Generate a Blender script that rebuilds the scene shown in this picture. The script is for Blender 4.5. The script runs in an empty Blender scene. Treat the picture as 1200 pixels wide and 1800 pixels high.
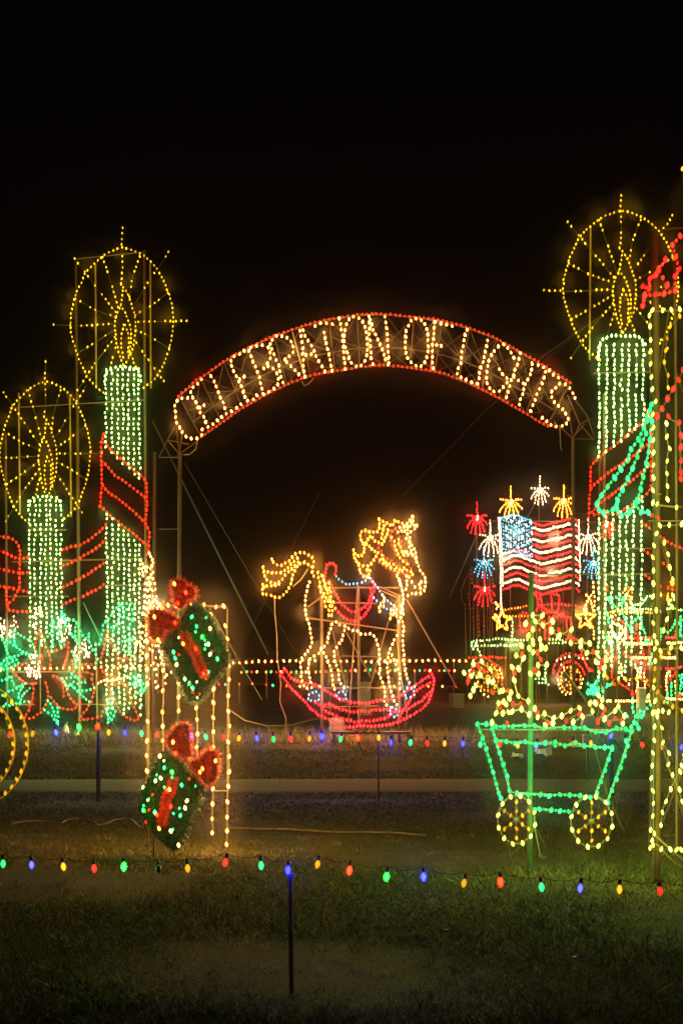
import bpy, math, random
import numpy as np
from mathutils import Vector, Matrix

rnd = random.Random(7)
nrg = np.random.default_rng(11)
scene = bpy.context.scene
col = scene.collection

# ------------------------------------------------------------------ camera
CAM_H = 1.7
F = 3000.0                      # focal length in photo pixels (photo 1200 x 1800, horizon at row 1150)
cam = bpy.data.cameras.new("camera")
cam.sensor_fit = 'VERTICAL'
cam.sensor_height = 36.0
cam.lens = 36.0 * F / 1800.0
cam.shift_y = 250.0 / 1800.0
cam.clip_start = 0.1
cam.clip_end = 2000
cam_o = bpy.data.objects.new("camera", cam)
col.objects.link(cam_o)
cam_o.location = (0, 0, CAM_H)
cam_o.rotation_euler = (math.radians(90), 0, 0)
scene.camera = cam_o

# ------------------------------------------------------------------ night sky
world = bpy.data.worlds.new("World")
scene.world = world
world.use_nodes = True
wn, wl = world.node_tree.nodes, world.node_tree.links
wn.clear()
w_out = wn.new("ShaderNodeOutputWorld")
w_bg = wn.new("ShaderNodeBackground")
w_tc = wn.new("ShaderNodeTexCoord")
w_sep = wn.new("ShaderNodeSeparateXYZ")
w_ramp = wn.new("ShaderNodeValToRGB")
w_ramp.color_ramp.elements[0].position = 0.0
w_ramp.color_ramp.elements[0].color = (0.0034, 0.0019, 0.0007, 1)     # warm tint painted low in the sky for glare round the lights
w_ramp.color_ramp.elements[1].position = 0.36
w_ramp.color_ramp.elements[1].color = (0.0010, 0.0005, 0.0005, 1)
e = w_ramp.color_ramp.elements.new(0.16)
e.color = (0.0019, 0.0010, 0.0006, 1)
wl.new(w_tc.outputs["Generated"], w_sep.inputs[0])
wl.new(w_sep.outputs["Z"], w_ramp.inputs[0])
wl.new(w_ramp.outputs[0], w_bg.inputs["Color"])
wl.new(w_bg.outputs[0], w_out.inputs["Surface"])
w_bg.inputs["Strength"].default_value = 1.0

scene.view_settings.view_transform = 'Standard'
scene.view_settings.look = 'None'
scene.view_settings.gamma = 1.0
scene.view_settings.exposure = 0.0
try:
    scene.view_settings.use_curve_mapping = False
except Exception:
    pass
scene.render.engine = 'CYCLES'
cy = scene.cycles
cy.use_denoising = True
cy.max_bounces = 4
cy.diffuse_bounces = 2
cy.glossy_bounces = 2
cy.transparent_max_bounces = 8
cy.sample_clamp_indirect = 0.0
cy.use_light_tree = True
cy.volume_bounces = 1

# watts of one bulb of each kind, spread over a few lamps per display
WATT = 1.0

# ------------------------------------------------------------------ materials
def new_mat(name):
    m = bpy.data.materials.new(name)
    m.use_nodes = True
    m.node_tree.nodes.clear()
    return m, m.node_tree.nodes, m.node_tree.links

def bulb_mat(name, edge, core, power=1.2):
    SPEC[name] = (edge, core, power)
    m, n, l = new_mat(name)
    out = n.new("ShaderNodeOutputMaterial")
    em = n.new("ShaderNodeEmission")
    lw = n.new("ShaderNodeLayerWeight"); lw.inputs["Blend"].default_value = 0.5
    pw = n.new("ShaderNodeMath"); pw.operation = 'POWER'; pw.inputs[1].default_value = power
    mx = n.new("ShaderNodeMix"); mx.data_type = 'RGBA'
    mx.inputs[6].default_value = (*core, 1)
    mx.inputs[7].default_value = (*edge, 1)
    geo = n.new("ShaderNodeNewGeometry")
    oi = n.new("ShaderNodeObjectInfo")
    ad = n.new("ShaderNodeMath"); ad.operation = 'ADD'
    fr = n.new("ShaderNodeMath"); fr.operation = 'FRACT'
    mr = n.new("ShaderNodeMapRange"); mr.inputs[3].default_value = 0.5; mr.inputs[4].default_value = 1.5
    l.new(lw.outputs["Facing"], pw.inputs[0]); l.new(pw.outputs[0], mx.inputs[0])
    l.new(geo.outputs["Random Per Island"], ad.inputs[0]); l.new(oi.outputs["Random"], ad.inputs[1])
    l.new(ad.outputs[0], fr.inputs[0]); l.new(fr.outputs[0], mr.inputs[0])
    l.new(mx.outputs[2], em.inputs["Color"]); l.new(mr.outputs[0], em.inputs["Strength"])
    l.new(em.outputs[0], out.inputs["Surface"])
    return m

SPEC = {}
# kind: material, lamp colour, watts per bulb relative to WATT
K = {
    'warm':   (bulb_mat("warm_white_bulb", (4.0, 0.80, 0.035), (46, 12, 2.1), .8), (1, .50, .13), 1.0),
    'amber':  (bulb_mat("amber_bulb", (4.0, 0.60, 0.014), (40, 8.2, 0.62), .8), (1, .40, .07), .9),
    'yellow': (bulb_mat("yellow_bulb", (0.75, 0.36, 0.002), (3.4, 1.8, 0.03), .8), (1, .60, .05), .35),
    'lime':   (bulb_mat("pale_green_bulb", (0.28, 1.2, 0.07), (6.0, 15, 3.0), .8), (.62, 1, .2), .8),
    'red':    (bulb_mat("red_bulb", (1.4, 0.003, 0.004), (13, 0.12, 0.02), .9), (1, .03, .015), .4),
    'dim red': (bulb_mat("dim_red_bulb", (0.25, 0.02, 0.004), (0.75, 0.10, 0.02), .9), (1, .1, .02), .05),
    'rose':   (bulb_mat("rose_red_bulb", (2.0, 0.002, 0.02), (22, 0.17, 0.21), .8), (1, .04, .05), .6),
    'green':  (bulb_mat("emerald_bulb", (0.002, 1.2, 0.22), (0.25, 14, 1.9), .8), (.02, 1, .30), .7),
    'cyan':   (bulb_mat("cyan_bulb", (0.03, 0.40, 0.70), (0.6, 3.2, 4.6), .8), (.2, .7, 1), .4),
    'white':  (bulb_mat("white_bulb", (4.0, 1.2, 0.20), (40, 14, 3.2), .8), (1, .68, .32), 1.0),
    'soft white': (bulb_mat("soft_white_bulb", (2.0, 0.95, 0.32), (13, 8.0, 4.0), .8), (1, .68, .32), .6),
    'lemon':  (bulb_mat("lemon_white_bulb", (1.2, 1.3, 0.016), (20, 24, 2.4), .8), (.98, 1, .12), 2.2),
    'blue':   (bulb_mat("blue_bulb", (0.01, 0.016, 2.0), (0.9, 1.0, 18.0), .9), (.06, .08, 1), 1.6),
    'orange': (bulb_mat("orange_bulb", (1.3, 0.16, 0.004), (11, 1.8, 0.08), .8), (1, .3, .04), .6),
    'gold':   (bulb_mat("gold_bulb", (1.1, 0.42, 0.004), (6.0, 2.6, 0.06), .9), (1, .65, .06), .9),
    'bright blue':  (bulb_mat("bright_blue_bulb", (0.02, 0.03, 2.0), (.45, .55, 700), .8), (.06, .08, 1), 6.0),
    'bright green': (bulb_mat("bright_green_bulb", (0.005, 0.9, 0.22), (.40, 350, .85), .8), (.02, 1, .25), 4.0),
    'bright red':   (bulb_mat("bright_red_bulb", (6.0, 0.02, 0.02), (150, .28, .06), .9), (1, .03, .02), 2.0),
}

NEAR = {}
def near_mat(kind):
    """the big bulbs of the near displays get a lower radiance in nearly the same colours, so they do not wash out"""
    name = K[kind][0].name
    if name not in NEAR:
        e, c, p = SPEC[name]
        NEAR[name] = bulb_mat("dimmed_" + name, tuple(min(v, .9 * v / max(e) if max(e) > .9 else v) for v in e), tuple(v * .32 + .004 * max(c) for v in c), .62) if max(c) < 60 else K[kind][0]  # glow turned down for bulbs that stand close to the camera
    return NEAR[name]

def pbr(name, base, rough=.6, metal=0.0, noise=0.35, nscale=9.0, bump=0.0, spec=.4):
    m, n, l = new_mat(name)
    out = n.new("ShaderNodeOutputMaterial")
    b = n.new("ShaderNodeBsdfPrincipled")
    b.inputs["Roughness"].default_value = rough
    b.inputs["Metallic"].default_value = metal
    b.inputs["Specular IOR Level"].default_value = spec
    tc = n.new("ShaderNodeTexCoord")
    nz = n.new("ShaderNodeTexNoise"); nz.inputs["Scale"].default_value = nscale; nz.inputs["Detail"].default_value = 6
    rp = n.new("ShaderNodeValToRGB")
    rp.color_ramp.elements[0].position = .3; rp.color_ramp.elements[1].position = .75
    rp.color_ramp.elements[0].color = (*[c * (1 - noise) for c in base], 1)
    rp.color_ramp.elements[1].color = (*[min(1, c * (1 + noise)) for c in base], 1)
    l.new(tc.outputs["Object"], nz.inputs["Vector"]); l.new(nz.outputs["Fac"], rp.inputs[0])
    l.new(rp.outputs[0], b.inputs["Base Color"])
    if bump:
        bp = n.new("ShaderNodeBump"); bp.inputs["Strength"].default_value = bump
        l.new(nz.outputs["Fac"], bp.inputs["Height"]); l.new(bp.outputs[0], b.inputs["Normal"])
    l.new(b.outputs[0], out.inputs["Surface"])
    return m

M_FRAME = pbr("rusty_steel", (.065, .040, .023), .55, .3)
M_TRUSS = pbr("weathered_truss", (.030, .019, .010), .6, .2)
M_ROD = pbr("bent_rod", (.035, .025, .014), .5, .2)
M_WIRE = pbr("light_cord", (.05, .042, .022), .6)
M_GREENWIRE = pbr("green_cord", (.05, .13, .06), .6)
M_PALEWIRE = pbr("clear_cord", (.13, .10, .05), .45)
M_STEEL = pbr("galvanised_steel", (.15, .14, .12), .45, .5)
M_GREENLIT = pbr("green_lit_post", (.010, .055, .020), .5, .25)  # the bulbs' green light is put into the post's dark base colour
M_POLE = pbr("rusty_pole", (.045, .026, .013), .6, .2)
M_DARK = pbr("dark_stake_steel", (.055, .035, .028), .6, .2)
M_SOCKET = pbr("black_socket", (.02, .02, .022), .45)
M_GUY = pbr("dull_guy_wire", (.009, .007, .005), .6, .2)
M_CORD = pbr("clear_cord_dark", (.05, .037, .018), .5)
M_TIMBER = pbr("weathered_timber", (.24, .17, .11), .8, nscale=20)
M_PLASTIC = pbr("dull_white_plastic", (.72, .69, .62), .5, noise=.15)
M_DULL = pbr("dusty_plastic", (.16, .14, .12), .6, noise=.15)
M_CARD = pbr("grey_box_paint", (.33, .29, .24), .6, noise=.15)
M_CABLE = pbr("pale_cable", (.20, .15, .08), .6)

# ------------------------------------------------------------------ helpers
def P(x, y, Y):
    """photo pixel -> point on the upright plane that stands Y metres from the camera"""
    return Vector(((x - 600.0) / F * Y, Y, CAM_H + (1150.0 - y) / F * Y))

def ground_z(Y):
    if Y < 14: return 0.0
    if Y < 24: return -0.25 * (Y - 14) / 10
    if Y < 27: return -0.25
    if Y < 29.2:
        t = (Y - 27) / 2.2
        return -0.25 * (1 - t * t * (3 - 2 * t))
    return 0.0

def zoom(ox, oy, s):
    return lambda pts: [(ox + a / s, oy + b / s) for a, b in pts]

def resample(pts, step):
    """points at equal arc length along a polyline"""
    out = []
    segs = []
    tot = 0
    for a, b in zip(pts, pts[1:]):
        d = (b - a).length
        segs.append((a, b, d)); tot += d
    n = max(1, round(tot / step))
    k = 0; acc = 0
    for i in range(n + 1):
        t = tot * i / n
        while k < len(segs) - 1 and acc + segs[k][2] < t:
            acc += segs[k][2]; k += 1
        a, b, d = segs[k]
        out.append(a.lerp(b, 0 if d < 1e-9 else min(1, (t - acc) / d)))
    return out

class MB:
    def __init__(self):
        self.v = []; self.f = []
    def tube(self, pts, r, n=5, cap=True):
        pts = [Vector(p) for p in pts]
        base = len(self.v)
        for i, p in enumerate(pts):
            d = (pts[min(i + 1, len(pts) - 1)] - pts[max(i - 1, 0)])
            if d.length < 1e-9: d = Vector((0, 0, 1))
            d.normalize()
            u = d.cross(Vector((0, 1, 0.013)))
            if u.length < 1e-3: u = d.cross(Vector((1, 0, 0)))
            u.normalize(); w = d.cross(u)
            rr = r[i] if isinstance(r, (list, tuple)) else r
            for k in range(n):
                a = 2 * math.pi * k / n
                self.v.append(p + (u * math.cos(a) + w * math.sin(a)) * rr)
        for i in range(len(pts) - 1):
            for k in range(n):
                a = base + i * n + k; b = base + i * n + (k + 1) % n
                self.f.append((a, b, b + n, a + n))
        if cap:
            self.f.append(tuple(base + k for k in range(n))[::-1])
            e0 = base + (len(pts) - 1) * n
            self.f.append(tuple(e0 + k for k in range(n)))
    def box(self, c, s, rot=None):
        base = len(self.v)
        for dx in (-.5, .5):
            for dy in (-.5, .5):
                for dz in (-.5, .5):
                    q = Vector((dx * s[0], dy * s[1], dz * s[2]))
                    if rot: q = rot @ q
                    self.v.append(Vector(c) + q)
        for f in ((0, 1, 3, 2), (4, 6, 7, 5), (0, 4, 5, 1), (2, 3, 7, 6), (0, 2, 6, 4), (1, 5, 7, 3)):
            self.f.append(tuple(base + i for i in f))
    def lathe(self, prof, c, axis, n=6):
        """prof: (r, h) along axis from point c"""
        axis = Vector(axis).normalized()
        u = axis.cross(Vector((0, 1, 0.02)))
        if u.length < 1e-3: u = axis.cross(Vector((1, 0, 0)))
        u.normalize(); w = axis.cross(u)
        base = len(self.v)
        for r, h in prof:
            for k in range(n):
                a = 2 * math.pi * k / n
                self.v.append(Vector(c) + axis * h + (u * math.cos(a) + w * math.sin(a)) * r)
        for i in range(len(prof) - 1):
            for k in range(n):
                a = base + i * n + k; b = base + i * n + (k + 1) % n
                self.f.append((a, b, b + n, a + n))
        self.f.append(tuple(base + k for k in range(n))[::-1])
        e0 = base + (len(prof) - 1) * n
        self.f.append(tuple(e0 + k for k in range(n)))
    def mesh(self, name, mat, origin=Vector((0, 0, 0)), smooth=False):
        me = bpy.data.meshes.new(name)
        me.from_pydata([tuple(Vector(q) - origin) for q in self.v], [], self.f)
        me.materials.append(mat)
        if smooth:
            me.polygons.foreach_set("use_smooth", [True] * len(me.polygons))
        me.update()
        return me

def link(name, mesh, parent=None, loc=(0, 0, 0)):
    o = bpy.data.objects.new(name, mesh)
    col.objects.link(o)
    o.location = loc
    if parent is not None: o.parent = parent
    return o

def tag(o, label=None, cat=None, group=None, kind=None):
    if label: o["label"] = label
    if cat: o["category"] = cat
    if group: o["group"] = group
    if kind: o["kind"] = kind
    return o

BULB = [(.30, -.5), (.85, -.18), (1.0, .02), (.72, .30), (.22, .5)]      # C9-like outline, unit height, unit half width
def bulb_axis(tilt=.45):
    a = Vector((rnd.uniform(-tilt, tilt), rnd.uniform(-tilt, tilt) * .5, -1))
    return a.normalized()

LAMPS = [0]
SHRINK = .74
class Display:
    """one light sculpture: an Empty at its foot that parents wires, bulbs, frame and lamps"""
    def __init__(self, name, label, cat, Y, xpx, group=None, lamp_every=45, lamp_gain=1.0, base_z=None):
        self.Y = Y
        self.org = Vector(((xpx - 600) / F * Y, Y, ground_z(Y) if base_z is None else base_z))
        self.o = bpy.data.objects.new(name, None)
        self.o.empty_display_size = .3
        col.objects.link(self.o)
        self.o.location = self.org
        tag(self.o, label, cat, group)
        self.pool = {}
        self.every = lamp_every
        self.gain = lamp_gain
        self.tone = {}
        self.front = -.12
        self.cache = {}
    def pt(self, p, dY=0.0):
        if len(p) == 3: return Vector(p)
        q = P(p[0], p[1], self.Y)
        return q + Vector((0, dY, 0))
    def strand(self, name, pts, kind, sp=5.5, size=(4.2, 6.5), dY=0.0, wire=True, spots=None, each=False,
               parent=None, label=None, closed=False, jit=.35, wire_px=.8, wmat=None, skip=0.0, dots=False):
        k = self.Y / F
        if dots:
            W = [self.pt(p, dY) for p in pts]
            B = W
        else:
            W = [self.pt(p, dY) for p in pts]
            if closed: W = W + [W[0]]
            B = resample(W, sp * k) if len(W) > 1 else W
            if closed: B = B[:-1]
        par = parent or self.o
        mb = MB()
        if wire and len(W) > 1:
            mb.tube(W, wire_px * k * .5, 4)
        if wire and len(W) > 1:
            s = link(name, mb.mesh(name, wmat or M_ROD, self.org), par)
        else:
            s = None
        if label and s: s["label"] = label
        host = s or par
        w, h = size[0] * k * SHRINK, size[1] * k * SHRINK
        bm = MB()
        n_b = 0
        for p in B:
            if rnd.random() < skip: continue
            q = p + Vector((rnd.gauss(0, jit) * k, -.012 - .3 * w, rnd.gauss(0, jit) * k))
            ax = bulb_axis()
            sc = rnd.uniform(.86, 1.12)
            self.pool.setdefault(kind, []).append(q)
            n_b += 1
            if each:
                key = (kind, round(w, 4), round(h, 4))
                if key not in self.cache:
                    pm = MB(); pm.lathe([(r * w * .5, t * h) for r, t in BULB], (0, 0, 0), (0, 0, 1), 8)
                    self.cache[key] = pm.mesh("bulb", K[kind][0], smooth=True)
                    sm = MB(); sm.lathe([(.26 * w, 0), (.26 * w, -.42 * h), (.14 * w, -.5 * h)], (0, 0, -.46 * h), (0, 0, 1), 6)
                    self.cache[key, 's'] = sm.mesh("socket", M_GREENWIRE)
                b = link("bulb", self.cache[key], host, q - self.org)
                b.rotation_euler = ax.to_track_quat('Z', 'Y').to_euler()
                b.scale = (sc, sc, sc)
                if host is par:
                    link("socket", self.cache[key, 's'], b)
            else:
                bm.lathe([(r * w * .5 * sc, t * h * sc) for r, t in BULB[::2]] if h * F / self.Y < 5 else
                         [(r * w * .5 * sc, t * h * sc) for r, t in (BULB[0], BULB[2], BULB[3], BULB[4])], q, ax, 6)
        if n_b and not each:
            b = link("bulbs", bm.mesh("bulbs", K[kind][0], self.org, True), host)
            b["kind"] = "stuff"
        return s
    def bar(self, name, pts, px=3.0, mat=None, dY=0.06, n=6, parent=None):
        mb = MB()
        mb.tube([self.pt(p, dY) for p in pts], px * self.Y / F * .5, n)
        return link(name, mb.mesh(name, mat or M_FRAME, self.org), parent or self.o)
    def lines(self, name, segs, px=1.6, mat=None, dY=0.06, n=4):
        """several thin bars, each a part"""
        for s in segs:
            mb = MB(); mb.tube([self.pt(p, dY) for p in s], px * self.Y / F * .5, n)
            link(name, mb.mesh(name, mat or M_FRAME, self.org), self.o)
    def ground_px(self):
        return 1150 + (CAM_H - self.org.z) * F / self.Y
    def lamps(self):
        for kind, ps in self.pool.items():
            ps = sorted(ps, key=lambda q: (round(q.x / max(.5, self.every * .02)), q.z))
            n = max(1, round(len(ps) / self.every))
            for i in range(n):
                part = ps[i * len(ps) // n:(i + 1) * len(ps) // n]
                if not part: continue
                c = sum(part, Vector()) / len(part)
                q = min(part, key=lambda a: (a - c).length)
                ld = bpy.data.lights.new("bulb_lamp", 'POINT')
                ld.color = K[kind][1]
                ld.energy = WATT * K[kind][2] * len(part) * self.gain * self.tone.get(kind, 1) * (1.1 if self.Y > 28 else .6)
                ld.shadow_soft_size = .16
                lo = bpy.data.objects.new("bulb_lamp", ld)
                col.objects.link(lo)
                lo.parent = self.o
                lo.location = q - self.org + Vector((0, self.front, .02))
                LAMPS[0] += 1

# ================================================================== SETTING
def ground_material():
    m, n, l = new_mat("dormant_lawn")
    out = n.new("ShaderNodeOutputMaterial")
    b = n.new("ShaderNodeBsdfPrincipled"); b.inputs["Roughness"].default_value = .95
    b.inputs["Specular IOR Level"].default_value = .1
    tc = n.new("ShaderNodeTexCoord")
    def nz(scale, det=6, rough=.6):
        t = n.new("ShaderNodeTexNoise"); t.inputs["Scale"].default_value = scale
        t.inputs["Detail"].default_value = det; t.inputs["Roughness"].default_value = rough
        l.new(tc.outputs["Object"], t.inputs["Vector"]); return t
    a, c, d = nz(.35), nz(3.2), nz(34, 8, .7)
    r1 = n.new("ShaderNodeValToRGB")
    r1.color_ramp.elements[0].position = .40; r1.color_ramp.elements[0].color = (.036, .032, .011, 1)
    r1.color_ramp.elements[1].position = .60; r1.color_ramp.elements[1].color = (.080, .060, .022, 1)
    mixf = n.new("ShaderNodeMath"); mixf.operation = 'MULTIPLY_ADD'; mixf.inputs[1].default_value = .5
    hf = n.new("ShaderNodeMath"); hf.operation = 'MULTIPLY'; hf.inputs[1].default_value = .5
    l.new(a.outputs["Fac"], mixf.inputs[0]); l.new(c.outputs["Fac"], hf.inputs[0]); l.new(hf.outputs[0], mixf.inputs[2])
    l.new(mixf.outputs[0], r1.inputs[0])
    r2 = n.new("ShaderNodeValToRGB")
    r2.color_ramp.elements[0].position = .33; r2.color_ramp.elements[0].color = (.35, .35, .35, 1)
    r2.color_ramp.elements[1].position = .7; r2.color_ramp.elements[1].color = (1.35, 1.35, 1.35, 1)
    l.new(d.outputs["Fac"], r2.inputs[0])
    mu = n.new("ShaderNodeMix"); mu.data_type = 'RGBA'; mu.blend_type = 'MULTIPLY'; mu.inputs[0].default_value = 1
    l.new(r1.outputs[0], mu.inputs[6]); l.new(r2.outputs[0], mu.inputs[7])
    l.new(mu.outputs[2], b.inputs["Base Color"])
    bp = n.new("ShaderNodeBump"); bp.inputs["Strength"].default_value = .9; bp.inputs["Distance"].default_value = .05
    l.new(d.outputs["Fac"], bp.inputs["Height"]); l.new(bp.outputs[0], b.inputs["Normal"])
    l.new(b.outputs[0], out.inputs["Surface"])
    return m

def build_ground():
    ys = [-40, -10, 0, 3, 5] + list(np.arange(6, 40, .4)) + list(range(40, 80, 4)) + [90, 120, 180, 260, 400, 800]
    xs = [-500, -200, -80, -40, -25] + list(np.arange(-16, 16.1, .8)) + [25, 40, 80, 200, 500]
    v = []; f = []
    for y in ys:
        for x in xs:
            b = .012 * math.sin(x * 1.7 + y * .9) + .010 * math.sin(x * .63 - y * 1.4 + 2) if 5 < y < 60 and not 22.5 < y < 28 else 0
            v.append((x, y, ground_z(y) + b - .012))
    nx = len(xs)
    for j in range(len(ys) - 1):
        for i in range(nx - 1):
            a = j * nx + i
            f.append((a, a + 1, a + 1 + nx, a + nx))
    me = bpy.data.meshes.new("ground")
    me.from_pydata(v, [], f)
    me.polygons.foreach_set("use_smooth", [True] * len(f))
    me.materials.append(ground_material())
    tag(link("ground", me), "dark dormant lawn of the display field", kind="structure")

def build_road():
    m = pbr("packed_gravel", (.036, .028, .020), .95, nscale=28, noise=.5, bump=.5, spec=.1)
    v = []; f = []
    xs = np.arange(-60, 60.1, .5)
    for i, x in enumerate(xs):
        y0 = 23.9 + .14 * math.sin(x * .8) + .09 * math.sin(x * 2.3) + .05 * math.sin(x * 6.1)
        y1 = 26.8 + .14 * math.sin(x * .6 + 1) + .09 * math.sin(x * 2.9) + .05 * math.sin(x * 5.3)
        for y, d in ((y0 - .12, -.03), (y0, .004), (y0 + .7, .012), ((y0 + y1) / 2, .03), (y1 - .7, .012), (y1, .004), (y1 + .12, -.03)):
            v.append((x, y, ground_z(y) - .012 + d))
    for i in range(len(xs) - 1):
        for k in range(6):
            a = i * 7 + k
            f.append((a, a + 7, a + 8, a + 1))
    me = bpy.data.meshes.new("road")
    me.from_pydata(v, [], f)
    me.polygons.foreach_set("use_smooth", [True] * len(f))
    me.materials.append(m)
    tag(link("road", me), "narrow gravel drive crossing the field", kind="structure")

def blade_mat(name, a, b):
    m, n, l = new_mat(name)
    out = n.new("ShaderNodeOutputMaterial")
    p = n.new("ShaderNodeBsdfPrincipled"); p.inputs["Roughness"].default_value = .7
    p.inputs["Specular IOR Level"].default_value = .2
    geo = n.new("ShaderNodeNewGeometry")
    mx = n.new("ShaderNodeMix"); mx.data_type = 'RGBA'
    mx.inputs[6].default_value = (*a, 1); mx.inputs[7].default_value = (*b, 1)
    l.new(geo.outputs["Random Per Island"], mx.inputs[0]); l.new(mx.outputs[2], p.inputs["Base Color"])
    l.new(p.outputs[0], out.inputs["Surface"])
    return m

def blades(name, label, n, xf, yf, hf, wf, mat, lean=.6):
    Y = yf(n); X = xf(n, Y); H = hf(n); W = wf(n)
    A = nrg.uniform(0, math.pi, n)
    LX = nrg.normal(0, lean, n) * H; LY = nrg.normal(0, lean, n) * H
    Z = np.array([ground_z(y) for y in Y]) - .01
    v = np.zeros((n, 3, 3))
    v[:, 0] = np.stack([X - np.cos(A) * W / 2, Y - np.sin(A) * W / 2, Z], 1)
    v[:, 1] = np.stack([X + np.cos(A) * W / 2, Y + np.sin(A) * W / 2, Z], 1)
    v[:, 2] = np.stack([X + LX, Y + LY, Z + H], 1)
    me = bpy.data.meshes.new(name)
    me.vertices.add(3 * n); me.loops.add(3 * n); me.polygons.add(n)
    me.vertices.foreach_set("co", v.reshape(-1))
    me.loops.foreach_set("vertex_index", np.arange(3 * n, dtype=np.int32))
    me.polygons.foreach_set("loop_start", np.arange(0, 3 * n, 3, dtype=np.int32))
    me.polygons.foreach_set("loop_total", np.full(n, 3, dtype=np.int32))
    me.update(calc_edges=True)
    me.validate()
    me.materials.append(mat)
    return tag(link(name, me), label, kind="stuff")

build_ground()
build_road()
M_BLADE = blade_mat("lawn_blade", (.038, .044, .010), (.125, .105, .036))
M_STRAW = blade_mat("straw_blade", (.13, .115, .055), (.26, .22, .12))
wide = lambda n, Y: nrg.uniform(-.25, .25, n) * Y
patch = lambda lo, hi: (lambda n: nrg.uniform(lo, hi, n))
blades("grass", "short dormant grass in front of the displays", 300000, wide, lambda n: 7.0 + 10.5 * nrg.random(n) ** 1.1,
       lambda n: nrg.uniform(.006, .026, n), lambda n: nrg.uniform(.003, .006, n), M_BLADE, .7)
blades("grass", "thin grass on the near verge of the drive", 50000, wide, lambda n: 17 + 7.2 * nrg.random(n), lambda n: nrg.uniform(.012, .045, n), lambda n: nrg.uniform(.008, .018, n), M_BLADE, 1.0)
blades("grass", "dry grass along the far side of the drive", 130000, wide, lambda n: nrg.uniform(26.7, 36, n),
       lambda n: nrg.uniform(.012, .04, n), lambda n: nrg.uniform(.006, .016, n), M_BLADE, .8)
def tufts(label, n, y0, y1, mat):
    """separate small clumps of longer grass, ten or so blades each"""
    c = np.stack([nrg.uniform(-.25, .25, n), nrg.uniform(y0, y1, n)], 1); c[:, 0] *= c[:, 1]
    idx = np.repeat(np.arange(n), 12); m = len(idx)
    X = c[idx, 0] + nrg.normal(0, .030, m); Yv = c[idx, 1] + nrg.normal(0, .030, m)
    return blades("grass", label, m, lambda k, Y: X, lambda k: Yv, lambda k: nrg.uniform(.02, .075, k), lambda k: nrg.uniform(.004, .008, k), mat, .9)
tufts("scattered tufts of longer grass on the front lawn", 900, 7.2, 17, M_BLADE)
tufts("scattered pale dead tufts on the front lawn", 260, 7.2, 17, M_STRAW)
def clumpy(cs, sd):
    def fx(n, Y):
        c = np.array(cs); i = nrg.integers(0, len(c), n)
        return c[i, 0] + nrg.normal(0, sd, n)
    return fx
blades("weeds", "tall weeds round the foot of the cart and tower", 1300, lambda n, Y: nrg.choice([-.1, 1.0, 1.35, 1.9, 2.3, 2.6], n) + nrg.normal(.5, .22, n) ,
       lambda n: nrg.normal(13.1, .35, n), lambda n: .03 + .16 * nrg.random(n) ** 2.5, lambda n: nrg.uniform(.004, .009, n), M_BLADE, .8)
blades("weeds", "ragged dry weeds under the far displays", 9000, wide, lambda n: nrg.normal(34.0, .8, n),
       lambda n: nrg.uniform(.05, .30, n), lambda n: nrg.uniform(.01, .022, n), M_STRAW, .5)

DISPLAYS = []
def display(*a, **k):
    d = Display(*a, **k); DISPLAYS.append(d); return d

# ================================================================== ARCH
Za, Zb = zoom(280, 520, 3), zoom(660, 520, 3)
A = display("light_arch", "curved truss arch whose white bulb letters read CELEBRATION OF LIGHTS", "light arch", 35, 655, lamp_every=12, lamp_gain=1.2)
SZ = (5.0, 7.0)
def letter(ch, strokes, Z):
    first = None
    for s in strokes:
        pts = Z(s)
        o = A.strand("letter" if first is None else "stroke", pts, 'warm', sp=10.0, size=SZ, parent=first, wire_px=1.0,
                     label=("letter %s in white bulbs" % ch) if first is None else None)
        first = first or o
letter("C", [[(150, 540), (130, 538), (97, 550), (85, 575), (85, 605), (88, 640), (92, 668), (107, 690), (120, 718), (137, 740), (157, 750), (178, 757), (200, 752), (222, 735), (228, 705)]], Za)
letter("E", [[(223, 442), (205, 460), (172, 485), (168, 512), (192, 562), (212, 612), (235, 635), (245, 665), (255, 692), (272, 690), (290, 672), (307, 657), (330, 640)], [(213, 592), (237, 577)]], Za)
letter("L", [[(273, 425), (287, 450), (300, 480), (312, 508), (323, 537), (338, 560), (343, 590), (353, 622), (375, 613), (413, 590), (432, 573)]], Za)
letter("E", [[(447, 290), (430, 305), (408, 312), (388, 326), (375, 350), (395, 402), (408, 430), (422, 457), (437, 485), (448, 518), (455, 550), (472, 556), (495, 547), (515, 525)], [(424, 440), (447, 425)]], Za)
letter("B", [[(473, 290), (492, 345), (505, 370), (515, 397), (528, 430), (535, 463), (543, 492), (550, 520)], [(483, 274), (507, 265), (550, 262), (573, 272), (585, 300), (588, 327), (572, 352), (552, 382)], [(572, 372), (595, 377), (613, 393), (625, 425), (632, 452), (618, 478), (598, 495), (575, 508), (547, 520)]], Za)
letter("R", [[(586, 253), (592, 280), (605, 310), (618, 340), (630, 365), (635, 397), (643, 427), (653, 457)], [(597, 233), (618, 212), (640, 210), (665, 215), (688, 230), (703, 255), (708, 288), (693, 317), (655, 342), (677, 355), (697, 377), (717, 395), (735, 415)]], Za)
letter("A", [[(742, 185), (748, 215), (752, 245), (756, 280), (758, 342), (760, 370), (763, 400), (768, 428)], [(757, 183), (768, 212), (785, 237), (800, 262), (817, 293), (825, 320), (840, 345), (855, 370), (872, 400)], [(773, 313), (799, 308)]], Za)
letter("T", [[(820, 160), (840, 148), (862, 142), (890, 148), (913, 150)], [(868, 195), (872, 225), (880, 255), (888, 285), (895, 315), (900, 340), (905, 367), (911, 397)]], Za)
letter("I", [[(948, 120), (955, 150), (960, 180), (965, 210), (967, 240), (970, 275), (973, 328), (980, 388)]], Za)
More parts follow.
